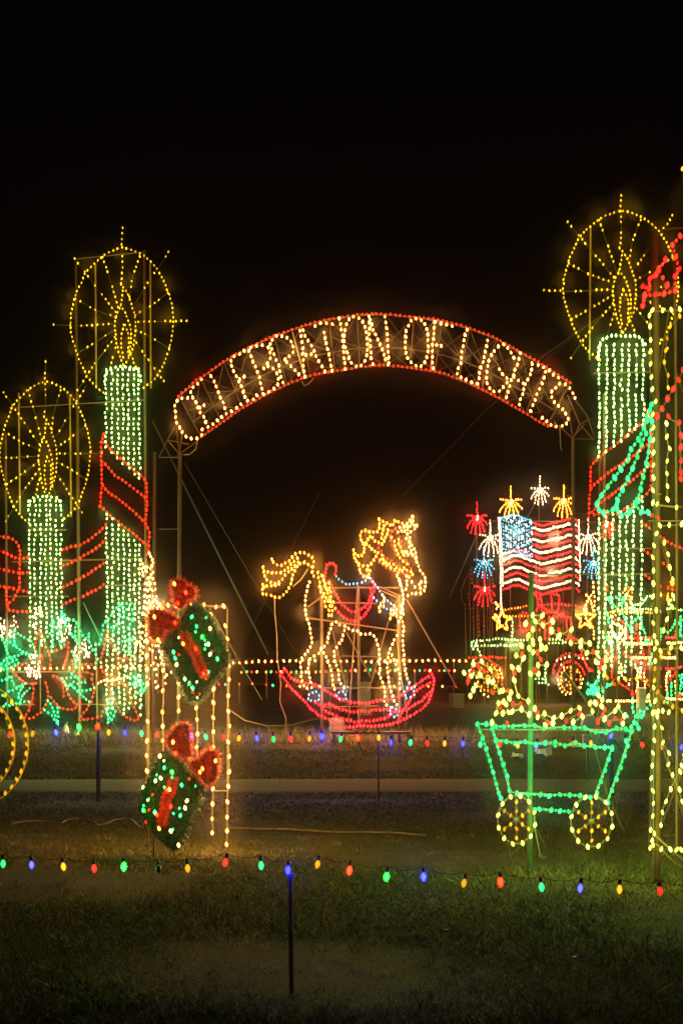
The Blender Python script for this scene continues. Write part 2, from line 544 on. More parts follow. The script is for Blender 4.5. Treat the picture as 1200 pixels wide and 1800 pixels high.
letter("O", [[(1052, 118), (1028, 108), (1005, 117), (988, 142), (980, 172), (975, 205), (972, 237), (980, 270), (990, 292), (997, 322), (1010, 350), (1028, 370), (1045, 375), (1063, 370), (1080, 347), (1092, 320), (1098, 290), (1098, 250), (1094, 215), (1090, 190), (1083, 165), (1070, 138)]], Za)
letter("N", [[(1103, 110), (1106, 150), (1106, 200), (1110, 237), (1115, 300), (1117, 330), (1123, 362)], [(1111, 125), (1125, 178), (1140, 205), (1150, 230), (1165, 257), (1180, 300), (1195, 343), (1205, 363)], [(1188, 110), (1196, 150), (1200, 200), (1203, 260), (1206, 310), (1209, 358)]], Za)
letter("O", [[(240, 128), (212, 120), (188, 127), (178, 147), (163, 173), (157, 202), (155, 265), (156, 295), (163, 325), (182, 345), (200, 362), (230, 378), (252, 360), (268, 335), (273, 305), (277, 275), (275, 208), (270, 178), (258, 150)]], Zb)
letter("F", [[(310, 140), (307, 165), (305, 200), (303, 230), (300, 265), (298, 300), (299, 347), (303, 382)], [(315, 136), (340, 145), (365, 153), (387, 155), (402, 161)], [(320, 260), (345, 265)]], Zb)
letter("L", [[(482, 178), (470, 207), (463, 237), (460, 268), (453, 295), (450, 325), (447, 358), (433, 388), (428, 420), (443, 428), (465, 437), (487, 448), (508, 457), (532, 466)]], Zb)
letter("I", [[(588, 237), (583, 268), (572, 302), (569, 340), (556, 370), (548, 400), (543, 435), (535, 464)]], Zb)
letter("G", [[(725, 328), (713, 300), (700, 278), (677, 257), (652, 263), (630, 282), (613, 305), (598, 333), (590, 370), (583, 400), (583, 435), (588, 467), (602, 497), (627, 508), (648, 508), (668, 488), (685, 467), (697, 440), (678, 422), (662, 408), (650, 388)]], Zb)
letter("H", [[(760, 302), (755, 330), (747, 362), (730, 392), (725, 425), (712, 450), (705, 470), (697, 508), (687, 535)], [(823, 360), (820, 387), (812, 420), (795, 448), (783, 478), (775, 508), (762, 540), (754, 574)], [(728, 428), (750, 447), (776, 462)]], Zb)
letter("T", [[(823, 356), (845, 360), (868, 375), (893, 380), (918, 398), (940, 422), (962, 433)], [(893, 402), (885, 430), (875, 457), (862, 487), (850, 517), (840, 547), (828, 577), (815, 608)]], Zb)
letter("S", [[(1048, 540), (1033, 513), (1018, 485), (998, 467), (968, 465), (948, 482), (927, 505), (927, 540), (943, 570), (970, 588), (993, 605), (1005, 632), (1016, 657), (990, 685), (960, 690), (935, 690), (897, 660), (876, 645)]], Zb)
TOP = Za([(103, 530), (150, 487), (190, 445), (255, 410), (290, 383), (345, 343), (400, 312), (470, 274), (540, 241), (600, 212), (680, 187), (750, 160), (830, 138), (900, 122), (1000, 107), (1055, 98), (1140, 96)]) + \
      Zb([(50, 97), (75, 98), (150, 106), (240, 117), (305, 123), (380, 139), (435, 150), (510, 177), (560, 195), (630, 222), (700, 260), (740, 285), (790, 312), (850, 345), (905, 380), (950, 410), (1025, 457)])
BOT = Za([(222, 746), (260, 713), (320, 675), (380, 632), (440, 590), (470, 573), (520, 545), (575, 513), (660, 473), (710, 452), (750, 436), (810, 418), (860, 407), (940, 395), (1000, 385), (1060, 375), (1140, 367)]) + \
      Zb([(25, 365), (100, 370), (165, 376), (235, 388), (300, 397), (370, 412), (430, 438), (500, 462), (545, 488), (590, 508), (640, 535), (700, 568), (760, 603), (810, 632), (850, 660), (905, 687)])
A.strand("chord", TOP, 'red', sp=8.4, size=(3.7, 5.2), wire_px=1.4, label="upper rim of small red bulbs")
A.strand("chord", BOT, 'red', sp=8.2, size=(3.9, 5.4), wire_px=1.4, label="lower rim of small red bulbs")
A.pool['red'] = A.pool['red'][::2]
tw = [A.pt(p, .05) for p in TOP]; bw = [A.pt(p, .05) for p in BOT]
NP = 15
tn = resample(tw, sum((b - a).length for a, b in zip(tw, tw[1:])) / NP)
bn = resample(bw, sum((b - a).length for a, b in zip(bw, bw[1:])) / NP)
mn = [(t.lerp(b, .5) + Vector((0, .75, 0))) for t, b in zip(tn, bn)]
mb = MB(); R1, R2 = .011, .0065
mb.tube(tn, R1 * 1.3, 5); mb.tube(bn, R1 * 1.3, 5); mb.tube(mn, R1 * 1.3, 5)
for i in range(len(tn)):
    mb.tube([tn[i], mn[i]], R2, 4); mb.tube([bn[i], mn[i]], R2, 4); mb.tube([tn[i], bn[i]], R2, 4)
    if i + 1 < len(tn):
        mb.tube([tn[i], mn[i + 1]], R2, 4); mb.tube([bn[i], mn[i + 1]], R2, 4)
        mb.tube([mn[i], tn[i + 1]], R2, 4); mb.tube([mn[i], bn[i + 1]], R2, 4)
        mb.tube([tn[i].lerp(bn[i], .33), tn[i + 1].lerp(bn[i + 1], .62)], R2 * .9, 4)
link("truss", mb.mesh("truss", M_TRUSS, A.org), A.o)
gp = A.ground_px()
A.bar("post", [(314, 792), (312, gp + 2)], 6.5, M_FRAME, .3)
A.bar("post", [(277, 800), (276, gp + 6)], 5.0, M_FRAME, -.55)
A.bar("post", [(1010, 765), (1011, gp + 2)], 6.0, M_FRAME, .3)
A.bar("post", [(1047, 768), (1048, gp + 6)], 5.0, M_FRAME, -.55)
A.lines("end_bar", [[(277, 801), (313, 801)], [(277, 928), (312, 928)], [(277, 800), (292, 770)], [(292, 770), (313, 795)], [(292, 770), (305, 747)],
                      [(313, 795), (303, 708)], [(313, 795), (345, 772)], [(313, 795), (318, 760)], [(292, 770), (330, 778)],
                      [(1010, 768), (1047, 769)], [(1010, 768), (1002, 720)], [(1010, 768), (985, 745)], [(1010, 768), (1022, 742)], [(1022, 742), (1000, 690)],
                      [(1022, 742), (1047, 770)], [(1022, 742), (1040, 733)], [(1010, 766), (1030, 742)], [(1014, 700), (1034, 725), (1048, 764)], [(1010, 900), (1047, 901)]], 2.0, M_FRAME, .3)
A.lines("guy_wire", [[(264, 735), (470, 1150)]], 3.4, M_GUY, .4)
A.lines("guy_wire", [[(318, 806), (520, 1150)], [(863, 708), (640, 938)], [(863, 708), (1010, 585)]], 1.0, M_GUY, .8)
A.lines("guy_wire", [[(430, 1118), (560, 860)], [(1014, 790), (1002, 840)]], .8, M_GUY, .8)
A.strand("cord_end", [(347, 776), (344, 790), (333, 799), (322, 799)], 'warm', sp=900, wire_px=2.2, wmat=M_PALEWIRE, skip=1)
A.strand("cord_end", [(530, 670), (535, 678), (543, 674), (552, 664)], 'warm', sp=900, wire_px=1.4, wmat=M_PALEWIRE, skip=1)
A.strand("cord_end", [(976, 742), (972, 752), (983, 748), (984, 770), (985, 788), (987, 792)], 'warm', sp=900, wire_px=1.6, wmat=M_PALEWIRE, skip=1)
A.bar("splice_bar", [(514, 583), (535, 662)], 2.6, M_PALEWIRE, .02)
A.bar("splice_bar", [(764, 562), (757, 650)], 2.6, M_PALEWIRE, .02)

# ================================================================== ROCKING HORSE
Zh = zoom(430, 880, 1200 / 370)
Hs = display("rocking_horse", "rocking horse outlined in warm white bulbs on red rockers", "rocking horse", 32.5, 628, lamp_every=10, lamp_gain=2.4)
HB = (4.6, 6.6)
def hs(name, pts, kind, sp=8.2, label=None, Z=Zh, parent=None, size=HB):
    return Hs.strand(name, Z(pts), kind, sp=sp, size=size, label=label, wire_px=.9, parent=parent)
def many(D, name, lists, kind, Z, sp, size, label=None, wire_px=.8, wmat=None, skip=0.0):
    first = None
    for s in lists:
        o = D.strand(name if first is None else "strand", Z(s), kind, sp=sp, size=size, parent=first, wire_px=wire_px,
                     label=label if first is None else None, wmat=wmat, skip=skip)
        first = first or o
    return first
many(Hs, "tail", [
    [(385, 325), (355, 308), (335, 295), (312, 297), (292, 303), (275, 320), (255, 342), (235, 355), (210, 368), (185, 368), (165, 352), (150, 345), (155, 335)],
    [(105, 378), (110, 405), (128, 405), (150, 413), (172, 413), (190, 412), (212, 412), (235, 395), (255, 375), (280, 350), (300, 328)],
    [(105, 378), (115, 440), (130, 455), (152, 465), (178, 475), (200, 462), (220, 440), (240, 415), (262, 398), (282, 378), (305, 352)],
    [(108, 495), (120, 487), (140, 487), (160, 487), (195, 475)],
    [(103, 480), (103, 535), (125, 535), (140, 537), (160, 548), (187, 557), (212, 543), (232, 525), (248, 508), (262, 477), (268, 452), (275, 425), (285, 400), (305, 365), (322, 355), (345, 353), (370, 370), (385, 378)],
    [(395, 350), (385, 395), (395, 432)]], 'amber', Zh, 8.0, HB)
many(Hs, "blanket_fringe", [
    [(418, 410), (420, 450), (430, 490), (435, 530), (445, 545)], [(440, 425), (455, 470), (468, 515), (490, 565), (500, 620), (495, 655)],
    [(445, 430), (460, 500), (472, 510)], [(455, 575), (458, 600), (480, 618), (480, 655)], [(480, 470), (490, 540), (487, 600)], [(505, 580), (518, 615)],
    [(425, 490), (450, 530), (475, 575)]], 'amber', Zh, 8.0, HB)
many(Hs, "body_outline", [
    [(370, 465), (360, 490), (350, 530), (345, 560), (345, 590), (345, 620), (350, 655), (360, 683), (370, 712), (372, 742), (380, 772), (382, 805), (373, 840), (355, 868), (335, 888), (318, 910), (316, 935), (323, 965), (320, 1000), (330, 1035), (340, 1060), (362, 1075), (380, 1065)],
    [(520, 690), (542, 705), (568, 712), (590, 727), (613, 740), (650, 745), (665, 765), (688, 762), (712, 757), (735, 770), (750, 797), (758, 830), (765, 860), (768, 890), (768, 955), (765, 990), (778, 1020), (793, 1052), (797, 1085), (797, 1120), (793, 1145), (810, 1170), (830, 1180)],
    [(868, 430), (883, 460), (890, 490), (897, 520), (905, 555), (902, 595), (890, 630), (885, 665), (905, 700), (905, 735), (900, 765), (900, 800), (902, 830), (905, 865), (908, 905), (912, 940), (918, 970), (920, 1003), (935, 1040)],
    [(890, 600), (905, 640), (880, 690)]], 'warm', Zh, 8.4, HB)
many(Hs, "leg_outline", [
    [(495, 705), (488, 738), (475, 770), (475, 798), (460, 828), (435, 848), (425, 870), (398, 885), (370, 905), (365, 930), (362, 960), (368, 995), (375, 1035)],
    [(435, 845), (463, 888), (475, 920), (487, 950), (495, 985), (500, 1020), (502, 1050), (512, 1075)]], 'warm', Zh, 8.4, HB)
many(Hs, "leg_outline", [
    [(568, 715), (568, 740), (560, 770), (550, 803), (528, 828), (507, 870), (515, 905), (522, 940), (532, 970), (535, 1000), (543, 1035), (565, 1065)]], 'warm', Zh, 8.4, HB)
many(Hs, "leg_outline", [
    [(868, 770), (850, 797), (838, 825), (822, 855), (818, 885), (812, 920), (812, 960), (818, 1000), (820, 1035), (828, 1070), (838, 1105), (848, 1138), (868, 1163)],
    [(838, 882), (855, 917), (862, 945), (882, 978), (885, 1010), (880, 1040), (885, 1070)]], 'warm', Zh, 8.4, HB)
Zm = zoom(600, 900, 6)
many(Hs, "mane", [
    [(395, 80), (400, 165), (372, 218), (330, 213), (280, 203), (235, 188), (195, 228), (202, 300), (235, 348), (262, 333), (280, 272), (315, 247), (345, 307), (390, 325)],
    [(130, 400), (130, 443), (147, 508), (182, 548), (185, 590), (203, 653), (245, 690), (270, 685)],
    [(130, 400), (152, 457), (207, 466), (245, 415), (237, 350)], [(262, 335), (300, 375), (345, 410), (385, 432)],
    [(182, 548), (230, 570), (280, 570), (320, 545), (342, 490), (365, 470)], [(268, 610), (303, 607), (285, 660)],
    [(440, 100), (448, 148), (432, 213), (422, 278)], [(395, 80), (440, 102), (487, 123), (535, 150), (560, 92), (605, 113), (640, 123)],
    [(487, 192), (482, 232), (455, 287), (428, 337)]], 'amber', Zm, 7.4, HB)
many(Hs, "head_outline", [
    [(748, 50), (728, 75), (697, 118), (660, 155), (627, 205), (590, 215)], [(748, 50), (760, 140), (795, 133), (765, 185), (693, 232)],
    [(735, 115), (712, 172), (665, 207)], [(612, 160), (660, 157), (692, 155)], [(683, 280), (718, 325), (752, 367), (780, 417), (783, 483), (797, 545), (822, 605), (852, 645), (878, 697), (883, 763), (870, 828), (832, 860), (792, 858), (750, 855), (697, 880)],
    [(718, 272), (717, 380), (755, 425), (705, 460), (668, 415)], [(690, 425), (735, 430), (757, 465), (783, 483)],
    [(585, 670), (613, 728), (632, 787), (642, 850), (652, 910), (645, 972), (632, 1050)], [(685, 680), (692, 750), (680, 812)], [(740, 740), (755, 778), (770, 790)], [(840, 733), (818, 775), (830, 803)]], 'warm', Zm, 7.6, HB)
many(Hs, "bridle_fill", [
    [(525, 270), (558, 315), (562, 360), (578, 412), (605, 478), (635, 500), (655, 525), (690, 548)], [(600, 288), (602, 332), (628, 395), (655, 450)],
    [(425, 455), (440, 503), (490, 557), (540, 545), (588, 597), (625, 607), (660, 590)], [(410, 505), (457, 557), (510, 580), (555, 605), (603, 635), (652, 615), (720, 620), (757, 648), (710, 685)]], 'amber', Zm, 7.6, HB)
many(Hs, "bridle", [
    [(388, 378), (415, 405), (445, 470), (480, 497), (528, 517), (580, 560), (622, 573), (690, 628)], [(368, 440), (385, 517), (430, 548), (470, 583), (515, 605), (560, 622), (652, 650), (700, 650)],
    [(530, 203), (570, 173), (608, 258), (627, 315), (637, 375), (672, 490), (700, 545), (732, 597)], [(510, 253), (523, 322), (550, 382), (572, 442)]], 'rose', Zm, 8.4, (3.8, 6))
many(Hs, "saddle", [
    [(458, 432), (463, 395), (470, 362), (498, 358), (520, 370), (520, 400), (515, 418)],
    [(485, 460), (498, 490), (510, 520), (525, 545), (540, 572), (560, 597), (578, 610), (595, 625), (615, 635), (645, 630), (672, 612), (697, 595), (710, 570), (715, 545), (735, 525), (740, 485), (722, 455)],
    [(520, 620), (545, 650), (565, 668), (587, 678), (610, 685), (640, 685), (668, 668), (685, 650), (700, 625), (718, 598), (725, 560), (715, 500)]], 'rose', Zh, 6.6, (5.0, 7.0))
many(Hs, "rein", [
    [(520, 432), (540, 452), (560, 465), (580, 480), (605, 475), (632, 472), (658, 470), (685, 458), (712, 430), (720, 448), (745, 480), (768, 510), (785, 545), (800, 560), (825, 580), (845, 595), (865, 620)],
    [(735, 555), (755, 575), (785, 590), (805, 615), (830, 625), (845, 635), (865, 660)]], 'cyan', Zh, 7.4, (3.8, 6))
many(Hs, "chest_fringe", [[(785, 540), (797, 572), (765, 605), (772, 632)], [(797, 572), (790, 605)], [(848, 597), (830, 640), (830, 672)], [(850, 625), (868, 655), (845, 650)]], 'amber', Zh, 7, HB)
many(Hs, "hoof", [[(365, 1105), (362, 1140), (395, 1142), (422, 1142), (425, 1112), (405, 1085), (365, 1105)]], 'cyan', Zh, 7.4, (3.8, 6))
many(Hs, "hoof", [[(520, 1112), (540, 1130), (560, 1135), (580, 1138), (572, 1090), (540, 1090), (520, 1112)]], 'cyan', Zh, 7.4, (3.8, 6))
many(Hs, "hoof", [[(925, 1070), (955, 1070), (968, 1105), (945, 1120), (915, 1128), (910, 1090), (925, 1070)]], 'cyan', Zh, 7.4, (3.8, 6))
many(Hs, "hoof", [[(840, 1178), (822, 1205), (835, 1222), (852, 1235), (870, 1220), (878, 1195), (840, 1178)]], 'cyan', Zh, 7.4, (3.8, 6))
RS = (5.0, 7.2)
many(Hs, "rocker", [
    [(205, 995), (230, 1018), (258, 1065), (282, 1085), (302, 1105), (325, 1128), (345, 1145), (362, 1165), (378, 1190), (400, 1203), (418, 1220), (443, 1228), (462, 1240), (487, 1250), (510, 1262), (530, 1272), (550, 1283), (575, 1288), (597, 1288), (622, 1292), (650, 1280), (680, 1283), (730, 1285), (780, 1282), (832, 1275), (880, 1258), (910, 1245), (957, 1220), (1005, 1190), (1045, 1150), (1058, 1120), (1068, 1080), (1080, 1025), (1065, 990)],
    [(225, 960), (248, 985), (265, 1010), (290, 1022), (330, 1040), (395, 1045), (430, 1062), (470, 1090), (500, 1105), (545, 1130), (615, 1152), (690, 1156), (765, 1138), (830, 1130), (890, 1110), (965, 1055), (1015, 1025), (1065, 990)],
    [(205, 995), (225, 960)]], 'rose', Zh, 6.5, RS)
many(Hs, "rocker", [
    [(405, 1150), (435, 1172), (470, 1160), (490, 1160), (510, 1170), (535, 1185), (575, 1195), (610, 1205), (660, 1200), (710, 1200), (760, 1190), (810, 1190), (860, 1205), (920, 1195), (965, 1165), (1015, 1135), (1045, 1100), (1068, 1078)],
    [(445, 1190), (490, 1218), (515, 1222), (540, 1238), (575, 1248), (605, 1255), (625, 1262), (665, 1255), (715, 1257), (755, 1250), (800, 1240), (835, 1218)],
    [(880, 1250), (900, 1200), (970, 1090), (1010, 1060), (1055, 1040)]], 'rose', Zh, 6.6, RS)
Hs.pool['rose'] = Hs.pool['rose'][::2]
gh = Hs.ground_px()
Hs.bar("post", [(565, 1050), (566, gp + 12)], 5.0, M_FRAME, .12)
Hs.bar("post", [(630, 1030), (631, gp + 12)], 4.6, M_FRAME, .12)
Hs.bar("post", [(702, 1045), (702, gp + 12)], 5.2, M_FRAME, .12)
Hs.lines("frame_bar", [Zh([(490, 495), (880, 495)]), Zh([(500, 580), (750, 585)]), Zh([(360, 668), (880, 742)]), Zh([(440, 1070), (890, 1068)]), Zh([(440, 1180), (760, 1172)]),
                   Zh([(360, 605), (440, 545)]), Zh([(750, 500), (890, 560)]), Zh([(765, 488), (880, 540)])], 2.4, M_FRAME, .10)
Hs.lines("brace", [Zh([(645, 470), (590, 1275)])], 2.2, M_FRAME, .05)
Hs.lines("brace", [Zh([(880, 545), (820, 690), (700, 1120)]), Zh([(500, 740), (585, 1090)]), Zh([(580, 750), (720, 1005)])], 2.4, M_FRAME, .35)
Hs.lines("brace", [[(715, 1053), (805, 1210)]], 3.4, M_FRAME, .15)
Hs.lines("brace", [Zh([(560, 885), (770, 890)])], 1.6, M_FRAME, .3)
Hs.strand("power_cord", Zh([(170, 555), (172, 650), (183, 770), (185, 900), (205, 1040), (200, 1150), (235, 1240), (232, 1290), (250, 1330)]), 'amber', sp=9000, wire_px=1.8, wmat=M_PALEWIRE, skip=1)
Hs.strand("power_cord", Zh([(862, 600), (872, 720), (868, 800), (890, 1000), (905, 1090), (925, 1200), (915, 1290)]), 'amber', sp=9000, wire_px=1.4, wmat=M_PALEWIRE, skip=1)
Hs.strand("power_cord", Zh([(275, 490), (320, 450), (358, 392)]), 'amber', sp=9000, wire_px=1.8, wmat=M_PALEWIRE, skip=1)

# ================================================================== CANDLES
Zc = zoom(0, 380, 3)
RING = Zc([(645, 165), (685, 175), (725, 190), (760, 210), (795, 240), (830, 280), (855, 320), (875, 365), (895, 420), (910, 475), (916, 545), (913, 600), (903, 660), (890, 710), (872, 760), (850, 810), (825, 850), (795, 880), (760, 905)])
RINGL = Zc([(645, 165), (600, 182), (565, 197), (540, 213), (508, 245), (487, 262), (450, 300), (430, 350), (405, 405), (390, 455), (377, 515), (373, 570), (378, 620), (395, 680), (412, 735), (435, 790), (460, 845), (490, 880), (520, 910), (548, 930)])
RAYS = [Zc(s) for s in ([(648, 62), (643, 130), (648, 260), (640, 360)], [(543, 215), (580, 330), (625, 480)], [(395, 225), (500, 362), (612, 507)], [(400, 437), (505, 495), (612, 535)],
        [(285, 573), (430, 578), (605, 568)], [(415, 720), (505, 665), (605, 598)], [(410, 918), (520, 750), (608, 642)], [(738, 215), (700, 320), (685, 425)],
        [(888, 190), (860, 240), (815, 300)], [(780, 352), (745, 410), (714, 460)], [(887, 405), (800, 470), (714, 522)], [(985, 552), (830, 556), (732, 556)],
        [(892, 695), (800, 640), (718, 600)], [(866, 870), (790, 770), (720, 668)], [(612, 695), (597, 750), (582, 800)], [(690, 730), (705, 765), (716, 797)])]
FLAME = [Zc(s) for s in ([(638, 355), (660, 385), (680, 420), (695, 470), (712, 520), (716, 580), (712, 640), (705, 690), (690, 720), (668, 770), (655, 790)],
         [(650, 395), (640, 470), (620, 510), (610, 545), (607, 590), (613, 640), (620, 690), (632, 735), (650, 785)], [(638, 470), (665, 515), (685, 570), (692, 620), (692, 680), (680, 735)],
         [(655, 572), (643, 620), (640, 680), (650, 745)], [(660, 575), (678, 620), (682, 670), (678, 715)])]
CANDLE_LABEL = {}
def candle(label, Y, xbase, T, body_top, strands, ribbons, posts, bars, hal, ysz, bsz, ribbon_label):
    D = display("candle_display", label, "light display", Y, xbase, group="giant candle light displays", lamp_every=10)
    D.strand("halo_ring", [T(p) for p in RINGL[::-1] + RING[1:]], 'yellow', sp=8.2, size=ysz, wire_px=1.1)
    for r in RAYS:
        D.strand("ray", [T(p) for p in r], 'yellow', sp=9.5, size=ysz, wire_px=1.0, skip=.3)
    many(D, "flame", [[T(p) for p in s] for s in FLAME], 'yellow', lambda q: q, 8.0, ysz)
    first = D.strand("candle_body", body_top, 'lime', sp=8.4, size=bsz, wire_px=1.0)
    for s in strands:
        D.strand("strand", s, 'lime', sp=8.6, size=bsz, wire_px=1.0, parent=first, jit=.8, skip=.03)
    for r in ribbons:
        many(D, "ribbon", r, 'red', lambda q: q, 8.0, (4.8, 6.4), ribbon_label, 1.2)
    for a, b, w in posts: D.bar("post", [a, b], w, M_FRAME, .22)
    D.lines("crossbar", bars, 2.4, M_FRAME, .16)
    for a, b in hal: D.bar("halo_bar", [a, b], 3.0, pbr("yellow_tube", (.20, .15, .03), .5), .05)
    return D
Zr = zoom(0, 740, 3)
gl = 1150 + 1.7 * F / 38
def body(xt, yt, xb, yb, cut=None):
    wob = lambda p, q: [p] + [(p[0] + (q[0] - p[0]) * t + rnd.gauss(0, .75), p[1] + (q[1] - p[1]) * t) for t in (.12, .25, .37, .5, .62, .75, .88)] + [q]
    out = []
    for i, (a, b) in enumerate(zip(xt, xb)):
        f = lambda y: a + (b - a) * (y - yt) / (yb - yt)
        if cut is None:
            out.append(wob((a, yt + 2), (b, yb - 14 * (i % 2))))
        else:
            c0, c1 = cut(a)
            out.append(wob((a, yt + 2), (f(c0), c0))); out.append(wob((f(c1), c1), (b, yb - 10 * (i % 3))))
    return out
rib_tall = [Zr(s) for s in ([(550, 68), (537, 110), (535, 190), (540, 330), (530, 450)], [(550, 115), (597, 165), (645, 205), (710, 262), (750, 292), (775, 325), (778, 440), (770, 540), (790, 590), (786, 670), (777, 705)],
            [(540, 212), (560, 230), (605, 285), (660, 320), (710, 360), (765, 402)], [(545, 340), (575, 380), (620, 405), (675, 450), (720, 490), (770, 540)],
            [(530, 450), (575, 492), (615, 525), (660, 560), (700, 590), (750, 635), (778, 655)])]
candle("tallest candle at left, pale green body crossed by a red ribbon, behind the tinsel gift", 38, 215, lambda p: p,
       Zc([(553, 870), (555, 850), (565, 820), (585, 803), (628, 793), (690, 797), (725, 805), (740, 830), (745, 870)]),
       body([186.5, 197, 207, 216.5, 226.5, 235.5, 244], 648, [190, 199.5, 210, 219.5, 229, 238.5, 247], 1255,
            lambda x: (785 + (x - 186) * .96, 903 + (x - 186) * .95)),
       [rib_tall],
       [((131, 452), (137, gl), 4.0), ((252, 436), (256, gl), 4.6)],
       [[(131, 452), (250, 440)], [(14, 715), (252, 701)], [(20, 987), (250, 981)], [(185, 1028), (252, 1028)], [(60, 930), (115, 930)]],
       [((167.5, 463), (169, 682)), ((264, 462), (265, 682))], (4.2, 5.6), (4.2, 6.0), "red ribbon of bulbs slanting round the body")
rib_sm = [[Zr(s) for s in ([(330, 680), (375, 665), (425, 655), (475, 625), (520, 590), (560, 548)], [(335, 762), (385, 745), (430, 720), (480, 690), (525, 660), (562, 622)],
           [(335, 877), (385, 850), (430, 830), (480, 800), (520, 770), (548, 750)], [(330, 970), (380, 945), (430, 930), (480, 905), (520, 885), (547, 863)])],
          [Zr(s) for s in ([(0, 608), (40, 615), (75, 625), (100, 650), (110, 690), (105, 740), (108, 800), (105, 880), (75, 940), (45, 965), (40, 990), (60, 1003), (105, 1004), (145, 1005)],
           [(0, 685), (40, 700), (80, 718), (105, 728), (150, 720)], [(0, 778), (40, 788), (100, 803), (150, 800)], [(0, 870), (40, 875), (100, 888), (150, 903)], [(35, 880), (40, 965)])]]
candle("shorter candle at the left edge with a pale green body and drooping red bow loops", 38, 80, lambda p: (80 + (p[0] - 215) * .88, 670 + (p[1] - 435) * .98),
       Zr([(152, 470), (152, 440), (165, 415), (185, 402), (240, 397), (300, 402), (320, 425), (325, 470)]),
       body([52, 62, 71, 81, 90, 99, 108], 878, [54, 63, 73, 83, 92, 101, 109], 1135),
       rib_sm,
       [((7, 760), (10, gl), 4.0), ((134, 690), (139, gl), 4.4)],
       [[(52, 930), (115, 931)], [(10, 1048), (120, 1048)]],
       [((32.5, 690), (35, 905)), ((122.5, 692), (125, 908))], (4.1, 5.4), (4.1, 5.8), "red bow loop of bulbs")
Zt = zoom(960, 660, 5)
rib_r = [Zt(s) for s in ([(845, 420), (800, 447), (725, 515), (650, 572), (580, 630), (505, 680), (475, 715), (435, 748), (400, 780), (385, 820), (385, 920), (380, 1030), (370, 1140), (368, 1250)],
         [(390, 990), (420, 957), (495, 893), (565, 840), (637, 785), (755, 710), (830, 650), (865, 610), (918, 600)], [(395, 1200), (430, 1160), (495, 1100), (570, 1053), (645, 985), (720, 950), (795, 880), (870, 820), (910, 780)],
         [(415, 1222), (500, 1215), (620, 1220), (660, 1190), (735, 1143), (815, 1085), (855, 1060), (895, 1015), (912, 970)], [(860, 285), (915, 390), (918, 600), (917, 810), (915, 920)])]
rib_r2 = [[(1127, 920), (1140, 928), (1160, 943), (1176, 955), (1200, 965), (1215, 970)], [(1130, 967), (1142, 975), (1155, 984), (1172, 995)], [(1133, 1012), (1146, 1022), (1160, 1030)]]
candle("tall candle at right behind the lighted tower, pale green body under a yellow halo", 30, 1090, lambda p: (1090 + (p[0] - 215) * 1.12, 370 + (p[1] - 435) * 1.033),
       [(1050, 628), (1051, 610), (1058, 597), (1075, 590), (1098, 591), (1120, 591), (1133, 605)],
       body([1052, 1066, 1078, 1092, 1104, 1118, 1130], 605, [1051, 1061, 1074, 1086, 1098, 1108, 1124], 1190,
            lambda x: (803 - (x - 1052) * .72, 905 + max(0, (1076 - x)) * .3 - max(0, x - 1085) * .7)),
       [rib_r, rib_r2],
       [((1064, 690), (1066, 1322), 5.0), ((1150, 430), (1158, 1322), 5.0)],
       [[(1045, 653), (1160, 651)], [(1055, 963), (1160, 963)], [(940, 1009), (1165, 1008)], [(1066, 1010), (1120, 1012)]],
       [((1038, 400), (1036, 632)), ((1149, 428), (1150, 640))], (4.6, 6.4), (4.6, 7.8), "red ribbon of bulbs slanting round the body")
DISPLAYS[-1].lines("guy_wire", [[(1150, 488), (940, 632), (863, 700)]], 1.6, M_GUY, .3)
DISPLAYS[-1].lines("brace", [[(985, 1180), (1090, 1322)]], 5, M_FRAME, -.4)

# ================================================================== POINSETTIAS
Zp = zoom(0, 1030, 6.667)
Zq = zoom(100, 1030, 6.667)
def cluster(D, boxes, Z, n, kind='soft white', name="flower_centre"):
    """a loose knot of small bulbs on short crooked wires"""
    for (x0, y0, x1, y1) in boxes:
        pts = []
        for _ in range(n):
            a = rnd.random() * 6.283; r = math.sqrt(rnd.random())
            pts.append(((x0 + x1) / 2 + math.cos(a) * r * (x1 - x0) / 2, (y0 + y1) / 2 + math.sin(a) * r * (y1 - y0) / 2))
        D.strand(name, Z(pts), kind, size=(2.6, 4.2), wire_px=.3, dots=True)
PS, PR = (3.9, 5.2), (3.7, 5.0)
F1 = display("poinsettia_display", "large red poinsettia outline with green leaves at the left edge, below the shorter candle", "light display", 36.5, 60, "poinsettia light displays", 14, 3.0)
many(F1, "petal", [[(465, 515), (430, 630), (415, 700), (415, 770)], [(465, 515), (510, 595), (545, 705), (580, 800), (600, 890), (585, 975)]], 'red', Zp, 8, PR)
many(F1, "petal", [[(580, 800), (640, 760), (720, 740), (770, 705), (805, 665), (805, 735), (800, 810), (780, 870), (765, 930)]], 'red', Zp, 8, PR)
many(F1, "petal", [[(310, 905), (265, 915), (215, 945), (125, 965), (155, 1010), (230, 1080), (270, 1115), (320, 1140), (380, 1145), (420, 1140)]], 'red', Zp, 8, PR)
many(F1, "petal", [[(395, 1150), (400, 1210), (385, 1330), (350, 1440), (325, 1490), (290, 1540), (380, 1555), (420, 1525), (495, 1470), (560, 1365), (570, 1290), (560, 1195), (540, 1135)]], 'red', Zp, 8, PR)
many(F1, "petal", [[(605, 1305), (670, 1390), (710, 1430), (760, 1445), (840, 1450), (895, 1430)], [(630, 1050), (690, 1070), (735, 1130)], [(510, 960), (585, 975)], [(470, 850), (490, 805), (515, 830), (490, 870), (470, 850)]], 'red', Zp, 8, PR)
